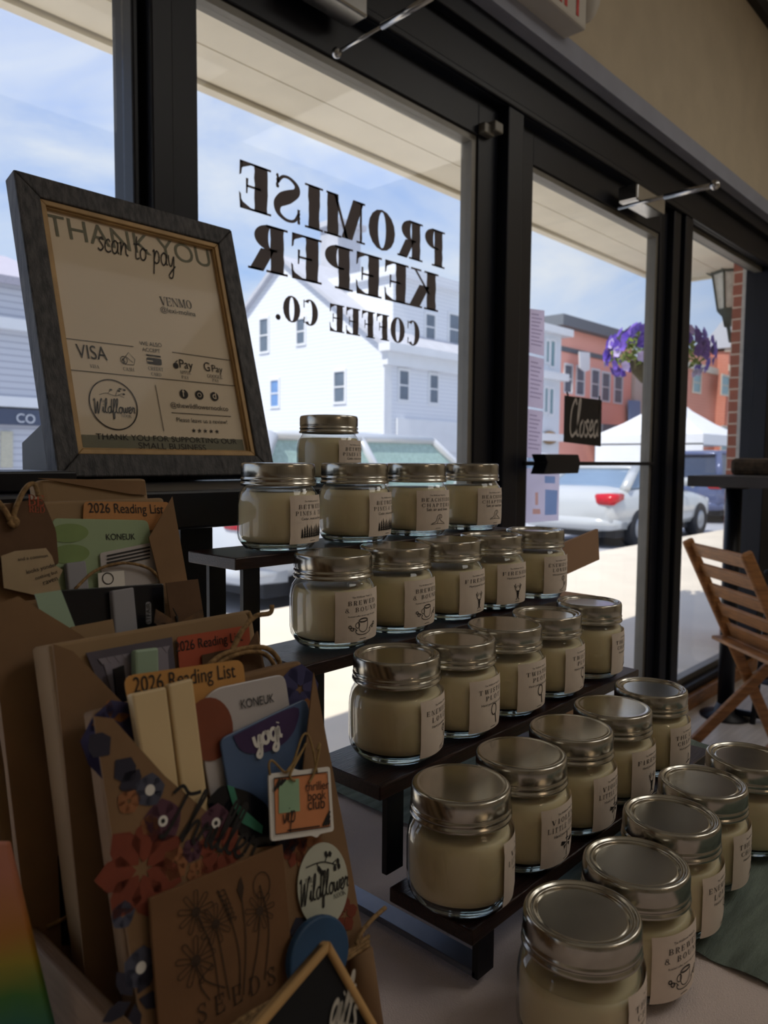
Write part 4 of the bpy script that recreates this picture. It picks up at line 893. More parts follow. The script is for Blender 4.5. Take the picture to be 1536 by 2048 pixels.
tag(obj('twine_loop', A4.tw([(150, 1178), (190, 1142), (245, 1126), (300, 1138), (330, 1172)], .0011, .0105), M['twine']), 'thin jute loop arching over the rear tea bag', 'twine')
t = A4.item('gift_tag', 'large dark kraft gift tag with red stamp, hanging left on the rear book', 'tag', [(-60, 1020), (85, 996), (112, 1060), (118, 1130), (-60, 1140)], .016, .0008, M['craft2'], .003)
A4.ink('stamp', t, red, .0164, (serif('BE'), (56, 1010), (88, 1012), 1), (serif('RED'), (58, 1024), (90, 1026), 1))
tag(obj('twine_loop', A4.tw([(-20, 985), (8, 1018), (26, 1046), (30, 1020), (50, 978), (68, 968), (76, 992)], .0017, .019).tube(spline(A4.p.pp([(18, 1042), (28, 1052), (34, 1042), (24, 1036), (18, 1042)], .019), 4), .0018, 6), M['twine']), 'jute twine loop knotted through the dark kraft tag', 'twine')
o = A4.item('torn_paper', 'torn scrap of printed book page beside the kraft tag', 'paper scrap', [(2, 1112), (30, 1102), (92, 1096), (104, 1112), (110, 1130), (126, 1140), (116, 1160), (122, 1180), (70, 1190), (8, 1176)], .018, .0005, mat('old_page', (186, 164, 132), .85))
A4.ink('print_lines', o, M['ink'], .0184, (sans('and a common'), (36, 1122), (96, 1114)), (sans('looks yonder'), (54, 1148), (114, 1132)), (sans('nothing but'), (72, 1160), (116, 1146)), (sans('raven'), (88, 1170), (116, 1160)))
A3 = Pk('wrapped_book', 'kraft wrapped book with a black packet in its pocket, third from the front', .161, .2945, .45, -.084, -.346, .28, .03, M['craft'])
A3.flap('pocket', [(-22, 1216), (36, 1192), (160, 1268), (240, 1330), (330, 1270), (425, 1290), (420, 2000), (70, 2000)], .013, M['craft']); A3.flap('flap', [(332, 1166), (396, 1158), (418, 1300), (345, 1262)], .0145, M['craft2'])
o = A3.item('black_packet', 'black glossy packet standing in the pocket of the third book', 'packet', [(120, 1180), (328, 1166), (336, 1320), (160, 1320)], .004, .002, blk, .002, .0008)
q0, q1 = A3.p.uv(288, 1228, .0045), A3.p.uv(303, 1205, .0045); mb = MB(); mb.flat((rounded([A3.p.uv(x, y, .0045) for x, y in ((291, 1204), (302, 1203), (303, 1248), (292, 1249))], .002), [list(range(20))]), A3.p.fn(.0045)); o2 = obj('pale_pill', mb, mat('pill_grey', (150, 150, 156), .6), o)
mb = MB(); wr(mb, A3.p, sans('STFAIR'), (301, 1247), (300, 1206), .0049, .9); obj('lettering', mb, M['ink'], o2)
A3.item('highlighter', 'grey highlighter stick in front of the black packet', 'highlighter', [(224, 1181), (268, 1174), (282, 1320), (234, 1320)], .0095, .005, greyp, 0, .001)
A3.item('mint_paper', 'folded mint green paper at the left of the black packet', 'paper', [(70, 1188), (122, 1180), (165, 1290), (100, 1290)], .0105, .0008, mint)
A3.item('small_card', 'pale blank card in the pocket below the black packet', 'card', [(142, 1254), (226, 1238), (240, 1330), (150, 1330)], .0112, .0006, M['craft3'])
mb = MB()
for s_ in (-1, 1):
    for (a, b, c_) in (((358, 1246), (358+s_*46, 1218), (358+s_*50, 1246)), ((358, 1250), (358+s_*48, 1246), (358+s_*30, 1266))): mb.slab(A3.p.pp([a, b, c_], .016), A3.p.N, .0006)
t = empty('paper_butterfly', A3.p.at(*A3.p.uv(358, 1250, .016), .016), 'brown paper butterfly with dark edged wings on the third book', 'butterfly'); obj('wings', mb, mat('butterfly_brown', (130, 92, 48), .7, 0, .45, 60, col2=(40, 26, 22)), t)
obj('body', A3.tw([(352, 1232), (358, 1262)], .0010, .0165), M['ink'], t); obj('antennae', A3.tw([(346, 1216), (356, 1236)], .0004, .0165), M['ink'], t)
tag(obj('twine', MB().tube([A3.p.at(u, v, d) for u, v, d in ((-.001, .098, .014), (.05, .102, .0145), (.1345, .106, .0145), (.1345, .106, -.031), (-.001, .098, -.031))], .0012, 6, closed=True), M['twine']), 'jute twine tied round the third wrapped book', 'twine')
o = A3.item('paper_label', 'dark glossy label on the lower front of the third book', 'label', [(116, 1712), (190, 1690), (210, 1890), (124, 1890)], .0145, .0006, blk)
A2 = Pk('wrapped_book', 'kraft wrapped book with a coral card and mint stick, second from the front', .1665, .2995, .395, -.0985, -.348, .25, .028, M['craft3'])
A2.flap('pocket', [(106, 1288), (146, 1302), (300, 1462), (440, 1400), (516, 1262), (560, 1500), (540, 2150), (190, 2150)], .012, M['craft'])
A2.flap('flap', [(514, 1262), (468, 1344), (470, 1400), (535, 1400)], .0135, M['craft2'])
o = A2.item('picture_card', 'grey violet picture card in the pocket of the second book', 'card', [(172, 1306), (344, 1274), (362, 1440), (230, 1440)], .002, .0006, mat('violet_card', (96, 90, 104), .7)); mb = MB()
for k in range(9): mb.slab(A2.p.pp([(196+16*k, 1318-3*k), (212+16*k, 1315-3*k), (206+16*k, 1330-3*k)], .0026), A2.p.N, .0004)
mb.slab(A2.p.pp([(205, 1318), (335, 1294), (345, 1440), (240, 1440)], .0024), A2.p.N, .0003); obj('scalloped_panel', mb, mat('lilac_panel', (150, 144, 158), .7), o)
o = A2.item('reading_list_card', 'coral red 2026 reading list card in the second book', 'card', [(354, 1274), (498, 1250), (512, 1420), (366, 1420)], .0028, .0006, red, .002); A2.ink('lettering', o, M['ink'], .0032, (sans('2026 Reading List'), (352, 1304), (486, 1281), 1.25))
A2.item('highlighter', 'mint green highlighter cap in the pocket of the second book', 'highlighter', [(270, 1300), (318, 1294), (322, 1440), (274, 1440)], .0095, .006, mint, 0, .0015)
A2.item('marker_stick', 'dark page marker left of the mint stick', 'page marker', [(228, 1338), (248, 1330), (262, 1440), (240, 1440)], .0085, .002, blk)
A2.item('small_card', 'small brown picture card at the right of the coral card', 'card', [(404, 1310), (486, 1292), (512, 1440), (410, 1440)], .0045, .0006, M['craft2'])
tag(obj('twine_bow', A2.tw([(544, 1210), (540, 1226), (512, 1232), (488, 1256), (466, 1300), (458, 1322)], .0016, .017).tube(spline(A2.p.pp([(496, 1224), (500, 1240), (478, 1270), (460, 1310), (452, 1330)], .018), 5), .0016, 6).tube(spline(A2.p.pp([(410, 1338), (440, 1312), (490, 1296), (532, 1296), (556, 1318), (562, 1346)], .019), 5), .0016, 6).tube(spline(A2.p.pp([(420, 1342), (450, 1318), (495, 1304), (530, 1308), (548, 1330), (552, 1352)], .0195), 5), .0014, 6), M['twine']), 'frayed jute twine bow at the right top of the second book', 'twine')
mb = MB()
for k in range(4): v = .062+.0045*k; mb.tube([A2.p.at(u, v+(.001*k if u > .1 else 0), d) for u, v_, d in ((-.0012, 0, .0135), (.05, 0, .0138), (.1345, 0, .0138), (.1345, 0, -.0295), (-.0012, 0, -.0295))], .0011, 6, closed=True)
tag(obj('twine', mb, M['twine']), 'jute twine wound four times round the lower second book', 'twine')
# ---------- the front book
A1 = Pk('wrapped_book', 'front gift book in floral kraft paper with the handwritten word Thriller', .1675, .3005, .347, -.1235, -.3600, .27, .02, M['craft'])
pocket = A1.flap('pocket', [(187, 1432), (226, 1437), (330, 1552), (412, 1622), (512, 1696), (560, 1690), (604, 1560), (628, 1345), (700, 1720), (752, 2020), (790, 2230), (310, 2230)], .014, M['craft'])
pe = Plane(A1.p.o, A1.p.U, A1.p.V)
def petals(mb, c, r, n, k=.45, rot=0, el=1.0, lift=.0144):
    u0, v0 = A1.p.uv(*c, lift)
    for i in range(n):
        a = rot+2*PI*i/n; d = Vector((math.cos(a), math.sin(a))); e_ = Vector((-d.y, d.x)); o_ = Vector((u0, v0))
        pts = [o_+d*r*.12, o_+d*r*.45+e_*r*k*.75, o_+d*r*.75+e_*r*k*.6, o_+d*r, o_+d*r*.75-e_*r*k*.6, o_+d*r*.45-e_*r*k*.75]
        mb.flat(([tuple(p) for p in pts], [[0, 1, 2, 3, 4, 5]]), A1.p.fn(lift))
def pr(name, col, fl, par=pocket):
    mb = MB()
    for f in fl: petals(mb, *f)
    return obj(name, mb, mat('ink_'+name, col, .85, 0, .1, 60), par)
pr('red_print', (132, 62, 42), [((284, 1738), .023, 7, .45, .3), ((440, 1700), .014, 6, .5, .5), ((690, 1830), .010, 5, .5), ((590, 1700), .009, 6, .5)])
pr('purple_print', (92, 56, 72), [((326, 1642), .0105, 5, .8, .2), ((432, 1646), .0095, 5, .8), ((385, 1700), .006, 6, .7)])
pr('blue_print', (78, 80, 98), [((300, 1580), .008, 5, .8), ((282, 1935), .009, 5, .8), ((246, 1830), .006, 5, .8)])
pr('leaf_print', (48, 46, 62), [((225, 1515), .016, 2, .5, 2.2), ((246, 1540), .012, 1, .7, 5.2), ((580, 1720), .014, 1, .8, 1.6), ((590, 1830), .013, 1, .7, 4.9), ((270, 1998), .016, 5, .3, 2), ((590, 1690), .009, 2, .6)])
pr('blossom_print', (156, 102, 66), [((350, 1728), .008, 6, .6), ((258, 1602), .006, 5, .8), ((300, 1650), .005, 5, .8), ((618, 1700), .011, 5, .8), ((395, 1745), .006, 6, .6)])
mb = MB()
for c_ in ((326, 1642), (432, 1646), (300, 1580), (282, 1935)): mb.flat(disc2(*A1.p.uv(*c_, .0146), .0026, .0026, 14), A1.p.fn(.0147))
obj('centre_print', mb, M['white'], pocket)
mb = MB()
for c_ in ((326, 1642), (432, 1646)): mb.flat(disc2(*A1.p.uv(*c_, .0148), .0011, .0011, 10), A1.p.fn(.0149))
wr(mb, A1.p, script('Thriller', .075, .15), (318, 1672), (508, 1722), .0150, 1.15); o = obj('handwriting', mb, M['ink'], pocket)
wrap = A1.t.children[0]
mb = MB(); petals(mb, (240, 1480), .020, 5, .9, .4, 1, .0006); petals(mb, (600, 1378), .015, 5, .9, 0, 1, .0006); obj('indigo_print', mb, mat('ink_indigo', (64, 62, 104), .85), wrap)
mb = MB(); petals(mb, (612, 1430), .010, 5, .7, 0, 1, .0006); petals(mb, (222, 1440), .010, 4, .3, 0, 1, .0006); obj('ochre_print', mb, mat('ink_ochre', (170, 112, 60), .85), wrap)
o = A1.item('reading_list_card', 'orange 2026 reading list card in the front floral book', 'card', [(246, 1352), (486, 1318), (506, 1520), (286, 1540)], .002, .0006, orange, .006); A1.ink('lettering', o, M['ink'], .0024, (sans('2026 Reading List'), (268, 1386), (472, 1354), 1.3))
o = A1.item('mask_sachet', 'white face mask sachet with brown ball picture in the front book', 'sachet', [(404, 1402), (432, 1376), (570, 1347), (578, 1400), (604, 1600), (430, 1640), (408, 1520)], .0045, .0018, foil, .006, .0006)
A1.ink('lettering', o, M['ink'], .0052, (sans('KONEUK'), (483, 1418), (549, 1404), 1.25)); mb = MB(); mb.flat(disc2(*A1.p.uv(420, 1458, .005), .0145, .0165), A1.p.fn(.0051)); obj('ball_picture', mb, mat('brown_ball', (138, 74, 52), .3), o)
for pts, lb in (([(263, 1388), (333, 1373), (372, 1680), (304, 1640)], 'wider cream highlighter box at the left in the front book'), ([(337, 1369), (386, 1356), (428, 1690), (376, 1680)], 'narrower cream highlighter stick right of the wider one')):
    A1.item('highlighter', lb, 'highlighter', pts, .0105, .0058, cream_, 0, .0012)
o = A1.item('tea_bag', 'blue tea bag packet with purple panel in the front book', 'tea bag', [(440, 1478), (612, 1396), (634, 1470), (640, 1600), (560, 1680), (470, 1660)], .0085, .0018, mat('tea_blue', (84, 108, 146), .4, 0, .1, 30), .004, .0006)
mb = MB(); q = spline([A1.p.uv(x, y, .009) for x, y in ((466, 1472), (588, 1414), (592, 1452), (566, 1488), (522, 1506), (484, 1502), (466, 1472))], 4); mb.flat(([tuple(p) for p in q[:-1]], [list(range(len(q)-1))]), A1.p.fn(.0091)); o2 = obj('purple_panel', mb, mat('tea_purple', (66, 44, 92), .4), o)
A1.ink('lettering', o2, M['white'], .0096, (script('yogi', .15, .0), (508, 1496), (566, 1472), 1.0))
o = A1.item('butterfly_card', 'black and teal butterfly cutout in the front book pocket', 'butterfly', [(412, 1604), (446, 1568), (500, 1584), (536, 1610), (552, 1700), (470, 1700)], .0115, .0008, blk, .004)
mb = MB(); mb.flat(([A1.p.uv(x, y, .012) for x, y in ((454, 1570), (468, 1574), (478, 1610), (526, 1652), (524, 1668), (484, 1646), (466, 1612))], [list(range(7))]), A1.p.fn(.0121)); obj('teal_mark', mb, mat('teal_ink', (62, 138, 112), .5), o)
# tag hanging on a cord
t = empty('club_tag', A1.p.at(*A1.p.uv(604, 1680, .021), .021), 'small white edged orange thriller book club tag on a cord', 'tag')
bd = obj('card', A1.p.slab([(537, 1548), (575, 1543), (584, 1536), (600, 1541), (660, 1533), (668, 1662), (640, 1668), (634, 1676), (624, 1671), (542, 1683)], .021, .001, True, .002), M['white'], t)
op = obj('orange_panel', A1.p.slab([(548, 1557), (655, 1544), (661, 1653), (551, 1669)], .0213, .0003, True, .002), mat('peach_orange', (226, 146, 96), .7), bd)
obj('mint_panel', A1.p.slab([(558, 1562), (598, 1557), (600, 1622), (558, 1627)], .0217, .0003), mat('mint_ink', (160, 196, 160), .7), bd)
mb = MB()
for tx, a, b in (('thriller', (611, 1583), (658, 1577)), ('book', (616, 1602), (652, 1597)), ('club', (616, 1620), (650, 1616))): wr(mb, A1.p, sans(tx), a, b, .0219, 1.1)
wr(mb, A1.p, script('vip', .07), (566, 1648), (592, 1642), .0219, 1.3); mb.flat(line2([A1.p.uv(x, y, .0219) for x, y in ((548, 1557), (655, 1544), (661, 1653), (551, 1669), (548, 1557))], .0006), A1.p.fn(.0219))
for k in range(3): mb.flat(line2([A1.p.uv(549+6*k, 1578-6*k+4, .0218), A1.p.uv(560+6*k, 1558, .0218)], .0014), A1.p.fn(.0218)); mb.flat(line2([A1.p.uv(646+5*k, 1652-k, .0218), A1.p.uv(660, 1622+9*k, .0218)], .0014), A1.p.fn(.0218))
mb.flat(line2([A1.p.uv(575, 1661, .0219), A1.p.uv(640, 1652, .0219)], .0007), A1.p.fn(.0219)); obj('lettering', mb, M['ink'], bd)
obj('cord', A1.tw([(540, 1550), (538, 1528), (546, 1522), (572, 1545), (588, 1520), (604, 1474), (616, 1470), (626, 1500), (634, 1545)], .0007, .022).tube(spline(A1.p.pp([(572, 1545), (600, 1508), (612, 1486), (600, 1510), (580, 1550), (590, 1562)], .0225), 5), .0007, 6).tube(spline(A1.p.pp([(634, 1500), (640, 1488), (630, 1540), (618, 1566)], .0225), 5), .0007, 6), M['cord'], t)
# sticker, seed packet, blue disc, twine, paper roll
t = empty('round_sticker', A1.p.at(*A1.p.uv(650, 1855, .0156), .0156), 'pale oval sticker with flower sprig on the right of the front book', 'sticker')
cu, cv = A1.p.uv(647, 1769, .0156); mb = MB(); rx_ = (A1.p.uv(701, 1775, .0156)[0]-A1.p.uv(593, 1763, .0156)[0])/2; ry_ = (A1.p.uv(647, 1680, .0156)[1]-A1.p.uv(647, 1858, .0156)[1])/2
mb.slab([A1.p.at(u, v, .0158) for u, v in disc2(cu, cv, rx_, ry_, 40)[0]], A1.p.N, .0006); st_o = obj('disc', mb, mat('sticker_paper', (198, 200, 184), .6, 0, .03, 20), t)
mb = MB(); wr(mb, A1.p, script('Wildflower', .08, .22), (602, 1812), (698, 1772), .0162, 1.35); wr(mb, A1.p, serif('THE'), (610, 1768), (626, 1764), .0162); wr(mb, A1.p, serif('NOOK'), (668, 1799), (692, 1788), .0162)
o_ = ([], [])
for pts in (((612, 1736), (632, 1727), (650, 1724), (674, 1730)), ((650, 1724), (656, 1708)), ((634, 1728), (642, 1744)), ((664, 1728), (672, 1720)), ((656, 1712), (664, 1706))): ribbon(o_, [A1.p.uv(x, y, .0162) for x, y in pts], .0006)
for x, y in ((652, 1708), (660, 1708), (676, 1722), (678, 1732), (670, 1736), (641, 1742), (638, 1738), (646, 1746)): k = disc2(*A1.p.uv(x, y, .0162), .0011, .0017, 8); kk = len(o_[0]); o_[0].extend(k[0]); o_[1].extend([[i+kk for i in f] for f in k[1]])
mb.flat(o_, A1.p.fn(.0162)); obj('sticker_print', mb, M['ink'], st_o)
t = empty('seed_packet', A1.p.at(*A1.p.uv(450, 2200, .018), .018), 'kraft seed packet with line drawn flowers on the front book', 'seed packet')
sp_ = obj('packet', A1.p.slab([(298, 1797), (566, 1688), (594, 2010), (612, 2230), (330, 2230)], .0185, .002), mat('seed_kraft', (124, 88, 56), .85, 0, .08, 30, .2, 90), t, .0006)
mb = MB(); wr(mb, A1.p, serif('SEEDS', SG(.10, .045), .5), (398, 2050), (552, 1966), .019, 1.0); o_ = ([], [])
def sl(pts, w=.0005): ribbon(o_, [A1.p.uv(x, y, .019) for x, y in pts], w)
stems = [((392, 1826), (425, 1900), (440, 2000)), ((432, 1850), (446, 1920), (460, 2000)), ((450, 1800), (478, 1900), (480, 1990)), ((482, 1780), (492, 1880), (488, 1990)), ((520, 1830), (515, 1900), (498, 1990)), ((520, 1770), (538, 1850), (530, 1960)), ((390, 1925), (410, 1960), (450, 1975)), ((420, 2000), (400, 1965), (425, 1930))]
for s_ in stems: sl(s_, .0006)
mb2 = MB()
for c_, r in (((392, 1824), .009), ((432, 1848), .0085), ((520, 1822), .0085), ((392, 1922), .010)):
    u0, v0 = A1.p.uv(*c_, .019)
    for i in range(9):
        a = 2*PI*i/9; ribbon(o_, [(u0+r*.3*math.cos(a-.3), v0+r*.3*math.sin(a-.3)), (u0+r*math.cos(a-.12), v0+r*math.sin(a-.12)), (u0+r*math.cos(a+.12), v0+r*math.sin(a+.12)), (u0+r*.3*math.cos(a+.3), v0+r*.3*math.sin(a+.3))], .0004)
    k = disc2(u0, v0, r*.28, r*.28, 10); kk = len(o_[0]); o_[0].extend(k[0]); o_[1].extend([[i+kk for i in f] for f in k[1]])
for k in range(7): sl(((440+3*k, 1785+9*k), (448+4*k, 1779+9*k), (452+3*k, 1787+9*k))); sl(((440+3*k, 1785+9*k), (434+4*k, 1782+9*k), (444+3*k, 1793+9*k)))
k = [A1.p.uv(x, y, .019) for x, y in ((482, 1752), (488, 1775), (484, 1806), (474, 1780))]; kk = len(o_[0]); o_[0].extend(k); o_[1].append([kk, kk+1, kk+2, kk+3])
u0, v0 = A1.p.uv(524, 1770, .019); k = disc2(u0, v0, .0055, .0065, 18, .0005); kk = len(o_[0]); o_[0].extend(k[0]); o_[1].extend([[i+kk for i in f] for f in k[1]])
mb.flat(o_, A1.p.fn(.019)); obj('packet_print', mb, mat('brown_black_ink', (66, 46, 30), .8), sp_)
mb = MB(); mb.slab([A1.p.at(u, v, .026) for u, v in disc2(*A1.p.uv(642, 1912, .026), .0205, .019, 32)[0]], A1.p.N, .005); tag(obj('blue_disc', mb, mat('blue_enamel', (44, 84, 124), .4, 0, .12, 40), None, .0012), 'blue round disc behind the corner of the little chalkboard', 'disc')
mb = MB()
for k in range(3): mb.tube(spline(A1.p.pp([(420+6*k, 2090), (480+4*k, 2040+4*k), (590, 1975+5*k), (690, 1908+6*k), (738, 1872+9*k)], .0215), 4), .0012, 6)
tag(obj('twine', mb, M['twine']), 'triple jute twine tied across the lower front book', 'twine')
tag(obj('twine_end', A1.tw([(712, 1888), (722, 1866), (745, 1838), (771, 1815)], .0013, .023), M['twine']), 'loose twine end sticking out to the right of the front book', 'twine')
tag(obj('paper_roll', MB().tube(A1.p.pp([(720, 1902), (728, 1960), (742, 2060)], .019), .0075, 14), M['craft']), 'small brown paper roll tied to the right edge of the front book', 'paper roll')
# ---------- chalkboard sign in front
c0 = ray(655, 1885)*.352; CB = Plane(c0, (1, -.05, 0), (0, .42, 1))
t = empty('chalkboard_sign', CB.at(*CB.uv(600, 2270)), 'small wood framed chalkboard standing on its corner in front of the books', 'chalkboard')
q = [CB.uv(*p) for p in ((655, 1880), (772, 2086), (596, 2292), (476, 2086))]
ct = Vector((sum(p[0] for p in q)/4, sum(p[1] for p in q)/4)); qi = [tuple(ct+(Vector(p)-ct)*.87) for p in q]
obj('board', MB().slab([CB.at(u, v, 0) for u, v in rounded(q, .003)], CB.N, .004), mat('chalk_black', (18, 20, 26), .85, 0, .2, 30), t)
mb = MB()
for i in range(4): mb.slab([CB.at(*p, .0025) for p in (q[i], q[(i+1) % 4], qi[(i+1) % 4], qi[i])], CB.N, .007)
obj('frame', mb, mat('pine_frame', (214, 170, 110), .6, 0, .12, 30), t, .0012)
mb = MB(); wr(mb, CB, script('gifts', .12, .2), (655, 2052), (712, 2060), .001, 2.2); obj('chalk_writing', mb, mat('chalk_white', (208, 202, 190), .9), t)
bq = CB.at(*CB.uv(600, 2200), -.004); obj('stand', MB().tube([bq, Vector((bq.x, bq.y+.03, TZ+.004))], .004, 8).tube([CB.at(*q[2], -.002), Vector((CB.at(*q[2]).x, CB.at(*q[2]).y-.005, TZ+.003))], .004, 8), mat('pine_frame', (0, 0, 0)), t)
# ---------- rainbow print at the far left
R0 = ray(40, 1850)*.335; RP = Plane((R0.x, R0.y, TZ+.002), (.682, -.731, 0), (.05, .05, 1))
m = bpy.data.materials.new('rainbow_print'); m.use_nodes = True; nt_ = m.node_tree; b_ = nt_.nodes['Principled BSDF']; b_.inputs['Roughness'].default_value = .6
tc2 = nt_.nodes.new('ShaderNodeTexCoord'); sp2 = nt_.nodes.new('ShaderNodeSeparateXYZ'); nt_.links.new(tc2.outputs['Generated'], sp2.inputs[0]); n2_ = nt_.nodes.new('ShaderNodeTexNoise'); n2_.inputs['Scale'].default_value = 6; nt_.links.new(tc2.outputs['Object'], n2_.inputs['Vector'])
n2_.inputs['Scale'].default_value = 22
ma = nt_.nodes.new('ShaderNodeMath'); ma.operation = 'MULTIPLY_ADD'; ma.inputs[1].default_value = .16; nt_.links.new(n2_.outputs['Fac'], ma.inputs[0]); nt_.links.new(sp2.outputs['Z'], ma.inputs[2])
rr = nt_.nodes.new('ShaderNodeValToRGB'); nt_.links.new(ma.outputs[0], rr.inputs[0]); el_ = rr.color_ramp.elements
el_[0].position = .50; el_[0].color = lin((84, 64, 110)); el_[1].position = 1.0; el_[1].color = lin((206, 132, 104))
for p_, c_ in ((.56, (60, 80, 120)), (.63, (40, 110, 96)), (.71, (70, 124, 50)), (.79, (168, 150, 40)), (.88, (190, 126, 50))): z_ = el_.new(p_); z_.color = lin(c_)
nt_.links.new(rr.outputs[0], b_.inputs['Base Color'])
vt = RP.uv(14, 1688)[1]
t = empty('rainbow_card', R0+Vector((-.05, .05, -R0.z+TZ)), 'rainbow coloured card standing at the lower left edge', 'card')
obj('card', MB().slab([RP.at(u, v, 0) for u, v in ((-.14, 0), (RP.uv(122, 2150)[0], 0), RP.uv(105, 2060), RP.uv(14, 1688), (-.14, vt))], RP.N, .004), m, t, .001)
tag(obj('white_card', MB().slab([ony(x, y, .432) for x, y in ((30, 1778), (58, 1772), (78, 1818), (47, 1832))], (0, -1, 0), -.001), M['white']), 'small white card at the foot of the crate step, far left', 'card')
# ================================================================== picture frame on its bar table
t = empty('bar_table', (.42, .93, FL), 'black bar table behind the gift books carrying the picture frame', 'bar table')
obj('table_top', B(.15, .655, -.0715, .70, 1.22, -.0325), M['black'], t, .003)
for x in (.18, .455):
    for y in (.72, 1.15): obj('leg', B(x-.02, y-.02, FL, x+.02, y+.02, -.0715), M['black'], t)
W_, H_, TL = .329, .395, .2738
fp = Plane((.3902, .8899, -.0242), (1, .0097, 0), (0, math.sin(TL), math.cos(TL)))
t = empty('framed_sign', (.55, .9, -.032), 'large scan to pay sign in a weathered dark wood frame', 'framed sign')
fm = mat('weathered_frame_wood', (92, 90, 92), .55, 0, .35, 30, .6, 120, (6, 6, 1.0), col2=(34, 34, 40))
fp.uv = lambda x, y, n=0: Plane.uv(fp, x, y-9, n)
bw = .0295; D = .028
def bar(pts): return MB().slab([fp.at(*p, 0) for p in pts], fp.N, D)
def fr4(a, b):
    return [[(a, a), (W_-a, a), (W_-b, b), (b, b)], [(W_-a, a), (W_-a, H_-a), (W_-b, H_-b), (W_-b, b)], [(W_-a, H_-a), (a, H_-a), (b, H_-b), (W_-b, H_-b)], [(a, H_-a), (a, a), (b, b), (b, H_-b)]]
fb = MB()
for q in fr4(0, bw): fb.slab([fp.at(*p, 0) for p in q], fp.N, D)
obj('frame', fb, fm, t, .002)
gm = mat('gold_liner_wood', (196, 158, 104), .5, .1, .15, 30)
mb = MB()
for q in fr4(bw, bw+.007): mb.slab([fp.at(*p, -.003) for p in q], fp.N, .006)
for q in fr4(bw+.007, bw+.009): mb.slab([fp.at(*p, -.006) for p in q], fp.N, .006)
obj('liner', mb, gm, t, .001)
pz = -.012; i0 = bw+.008
pap = mat('sign_paper', (240, 222, 196), .7, 0, .03, 6)
paper = obj('sign_paper', MB().slab([fp.at(u, v, pz) for u, v in ((i0, i0), (W_-i0, i0), (W_-i0, H_-i0), (i0, H_-i0))], fp.N, .002), pap, t)
obj('backboard', MB().slab([fp.at(u, v, -.016) for u, v in ((.02, .02), (W_-.02, .02), (W_-.02, H_-.02), (.02, H_-.02))], fp.N, .006), M['black'], t)
obj('easel_back', MB().slab([fp.at(.03, .02, -D), fp.at(.03, .10, -D), (.42, 1.07, -.0318+.05), (.42, 1.07, -.0318)], (-1, 0, 0), .22), M['black'], t)
sg = mat('sage_print', (132, 130, 112), .8, 0, .04, 10)
n1 = pz+.0006
# sage band and pale heading
y0, y1 = fp.uv(164, 912, n1)[1], fp.uv(158, 878, n1)[1]
mb = MB(); mb.flat(([(i0+.004, i0+.003), (W_-i0-.004, i0+.003), (W_-i0-.004, y1), (i0+.004, y1)], [[0, 1, 2, 3]]), fp.fn(n1)); wr(mb, fp, sans('THANK YOU'), (97, 478), (423, 544), n1, 1.0)
obj('sage_print', mb, sg, paper)
mb = MB(); n2 = pz+.0010; dk = mat('sign_ink', (44, 38, 34), .7, 0, .05, 10)
def wt(txt, a, b, hs=1.0, f=sans): wr(mb, fp, f(txt), a, b, n2, hs)
wt('scan to pay', (196, 508), (352, 545), 1.5, lambda s_: script(s_, .055, .2))
wt('VENMO', (322, 619), (385, 627), 1.1, serif); wt('@lexi-molina', (322, 632), (392, 642))
wt('WE ALSO', (280, 699), (324, 703)); wt('ACCEPT', (285, 711), (321, 715))
wt('VISA', (155, 724), (216, 730), 1.3); wt('VISA', (180, 744), (199, 746), 1, serif); wt('CASH', (247, 750), (269, 752), 1, serif); wt('CREDIT', (297, 749), (327, 752), 1, serif); wt('CARD', (303, 760), (323, 762), 1, serif)
wt('Pay', (360, 744), (387, 748), 1.1); wt('APPLE', (360, 756), (382, 758), 1, serif); wt('PAY', (364, 766), (378, 768), 1, serif); wt('G', (409, 750), (421, 752), 1.2); wt('Pay', (425, 752), (446, 755), 1.1); wt('GOOGLE', (415, 764), (445, 767), 1, serif); wt('PAY', (425, 772), (438, 774), 1, serif)
wt('@thewildflowernookco', (342, 823), (457, 831)); wt('Please leave us a review!', (354, 852), (455, 857)); wt('THANK YOU FOR SUPPORTING OUR', (193, 887), (474, 897), .85); wt('SMALL BUSINESS', (278, 906), (413, 910), .85)
def ln(pts, w=.0009): mb.flat(line2([fp.uv(*p, n2) for p in pts], w), fp.fn(n2))
ln([(267, 702), (126, 685), (136, 748), (473, 781), (463, 730), (344, 713)]); ln([(311, 779), (328, 871)]); ln([(343, 834), (462, 842)])
def at2(px, dx, dy): u, v = fp.uv(*px, n2); return (u+dx, v+dy)
cu, cv = fp.uv(228, 818, n2); mb.flat(disc2(cu, cv, .0335, .0345, 48, .0016), fp.fn(n2))
wt('THE', (199, 813), (210, 814), 1, serif); wt('Wildflower', (190, 834), (272, 836), 1.25, lambda s_: script(s_, .09, .2)); wt('NOOK', (243, 843), (264, 845), 1, serif)
o = ([], [])
for p in ([(-.018, .012), (-.008, .015), (.004, .012), (.014, .016)], [(.004, .012), (.010, .022), (.018, .022)], [(.008, .014), (.016, .010)], [(-.006, .015), (-.002, .019)]): ribbon(o, [(cu+a, cv+b) for a, b in p], .0006)
for a, b in ((.012, .022), (.018, .021), (.016, .015), (.010, .019), (-.001, .020)): k = disc2(cu+a, cv+b, .0020, .0013, 8); kk = len(o[0]); o[0].extend(k[0]); o[1].extend([[i+kk for i in f] for f in k[1]])
mb.flat(o, fp.fn(n2))
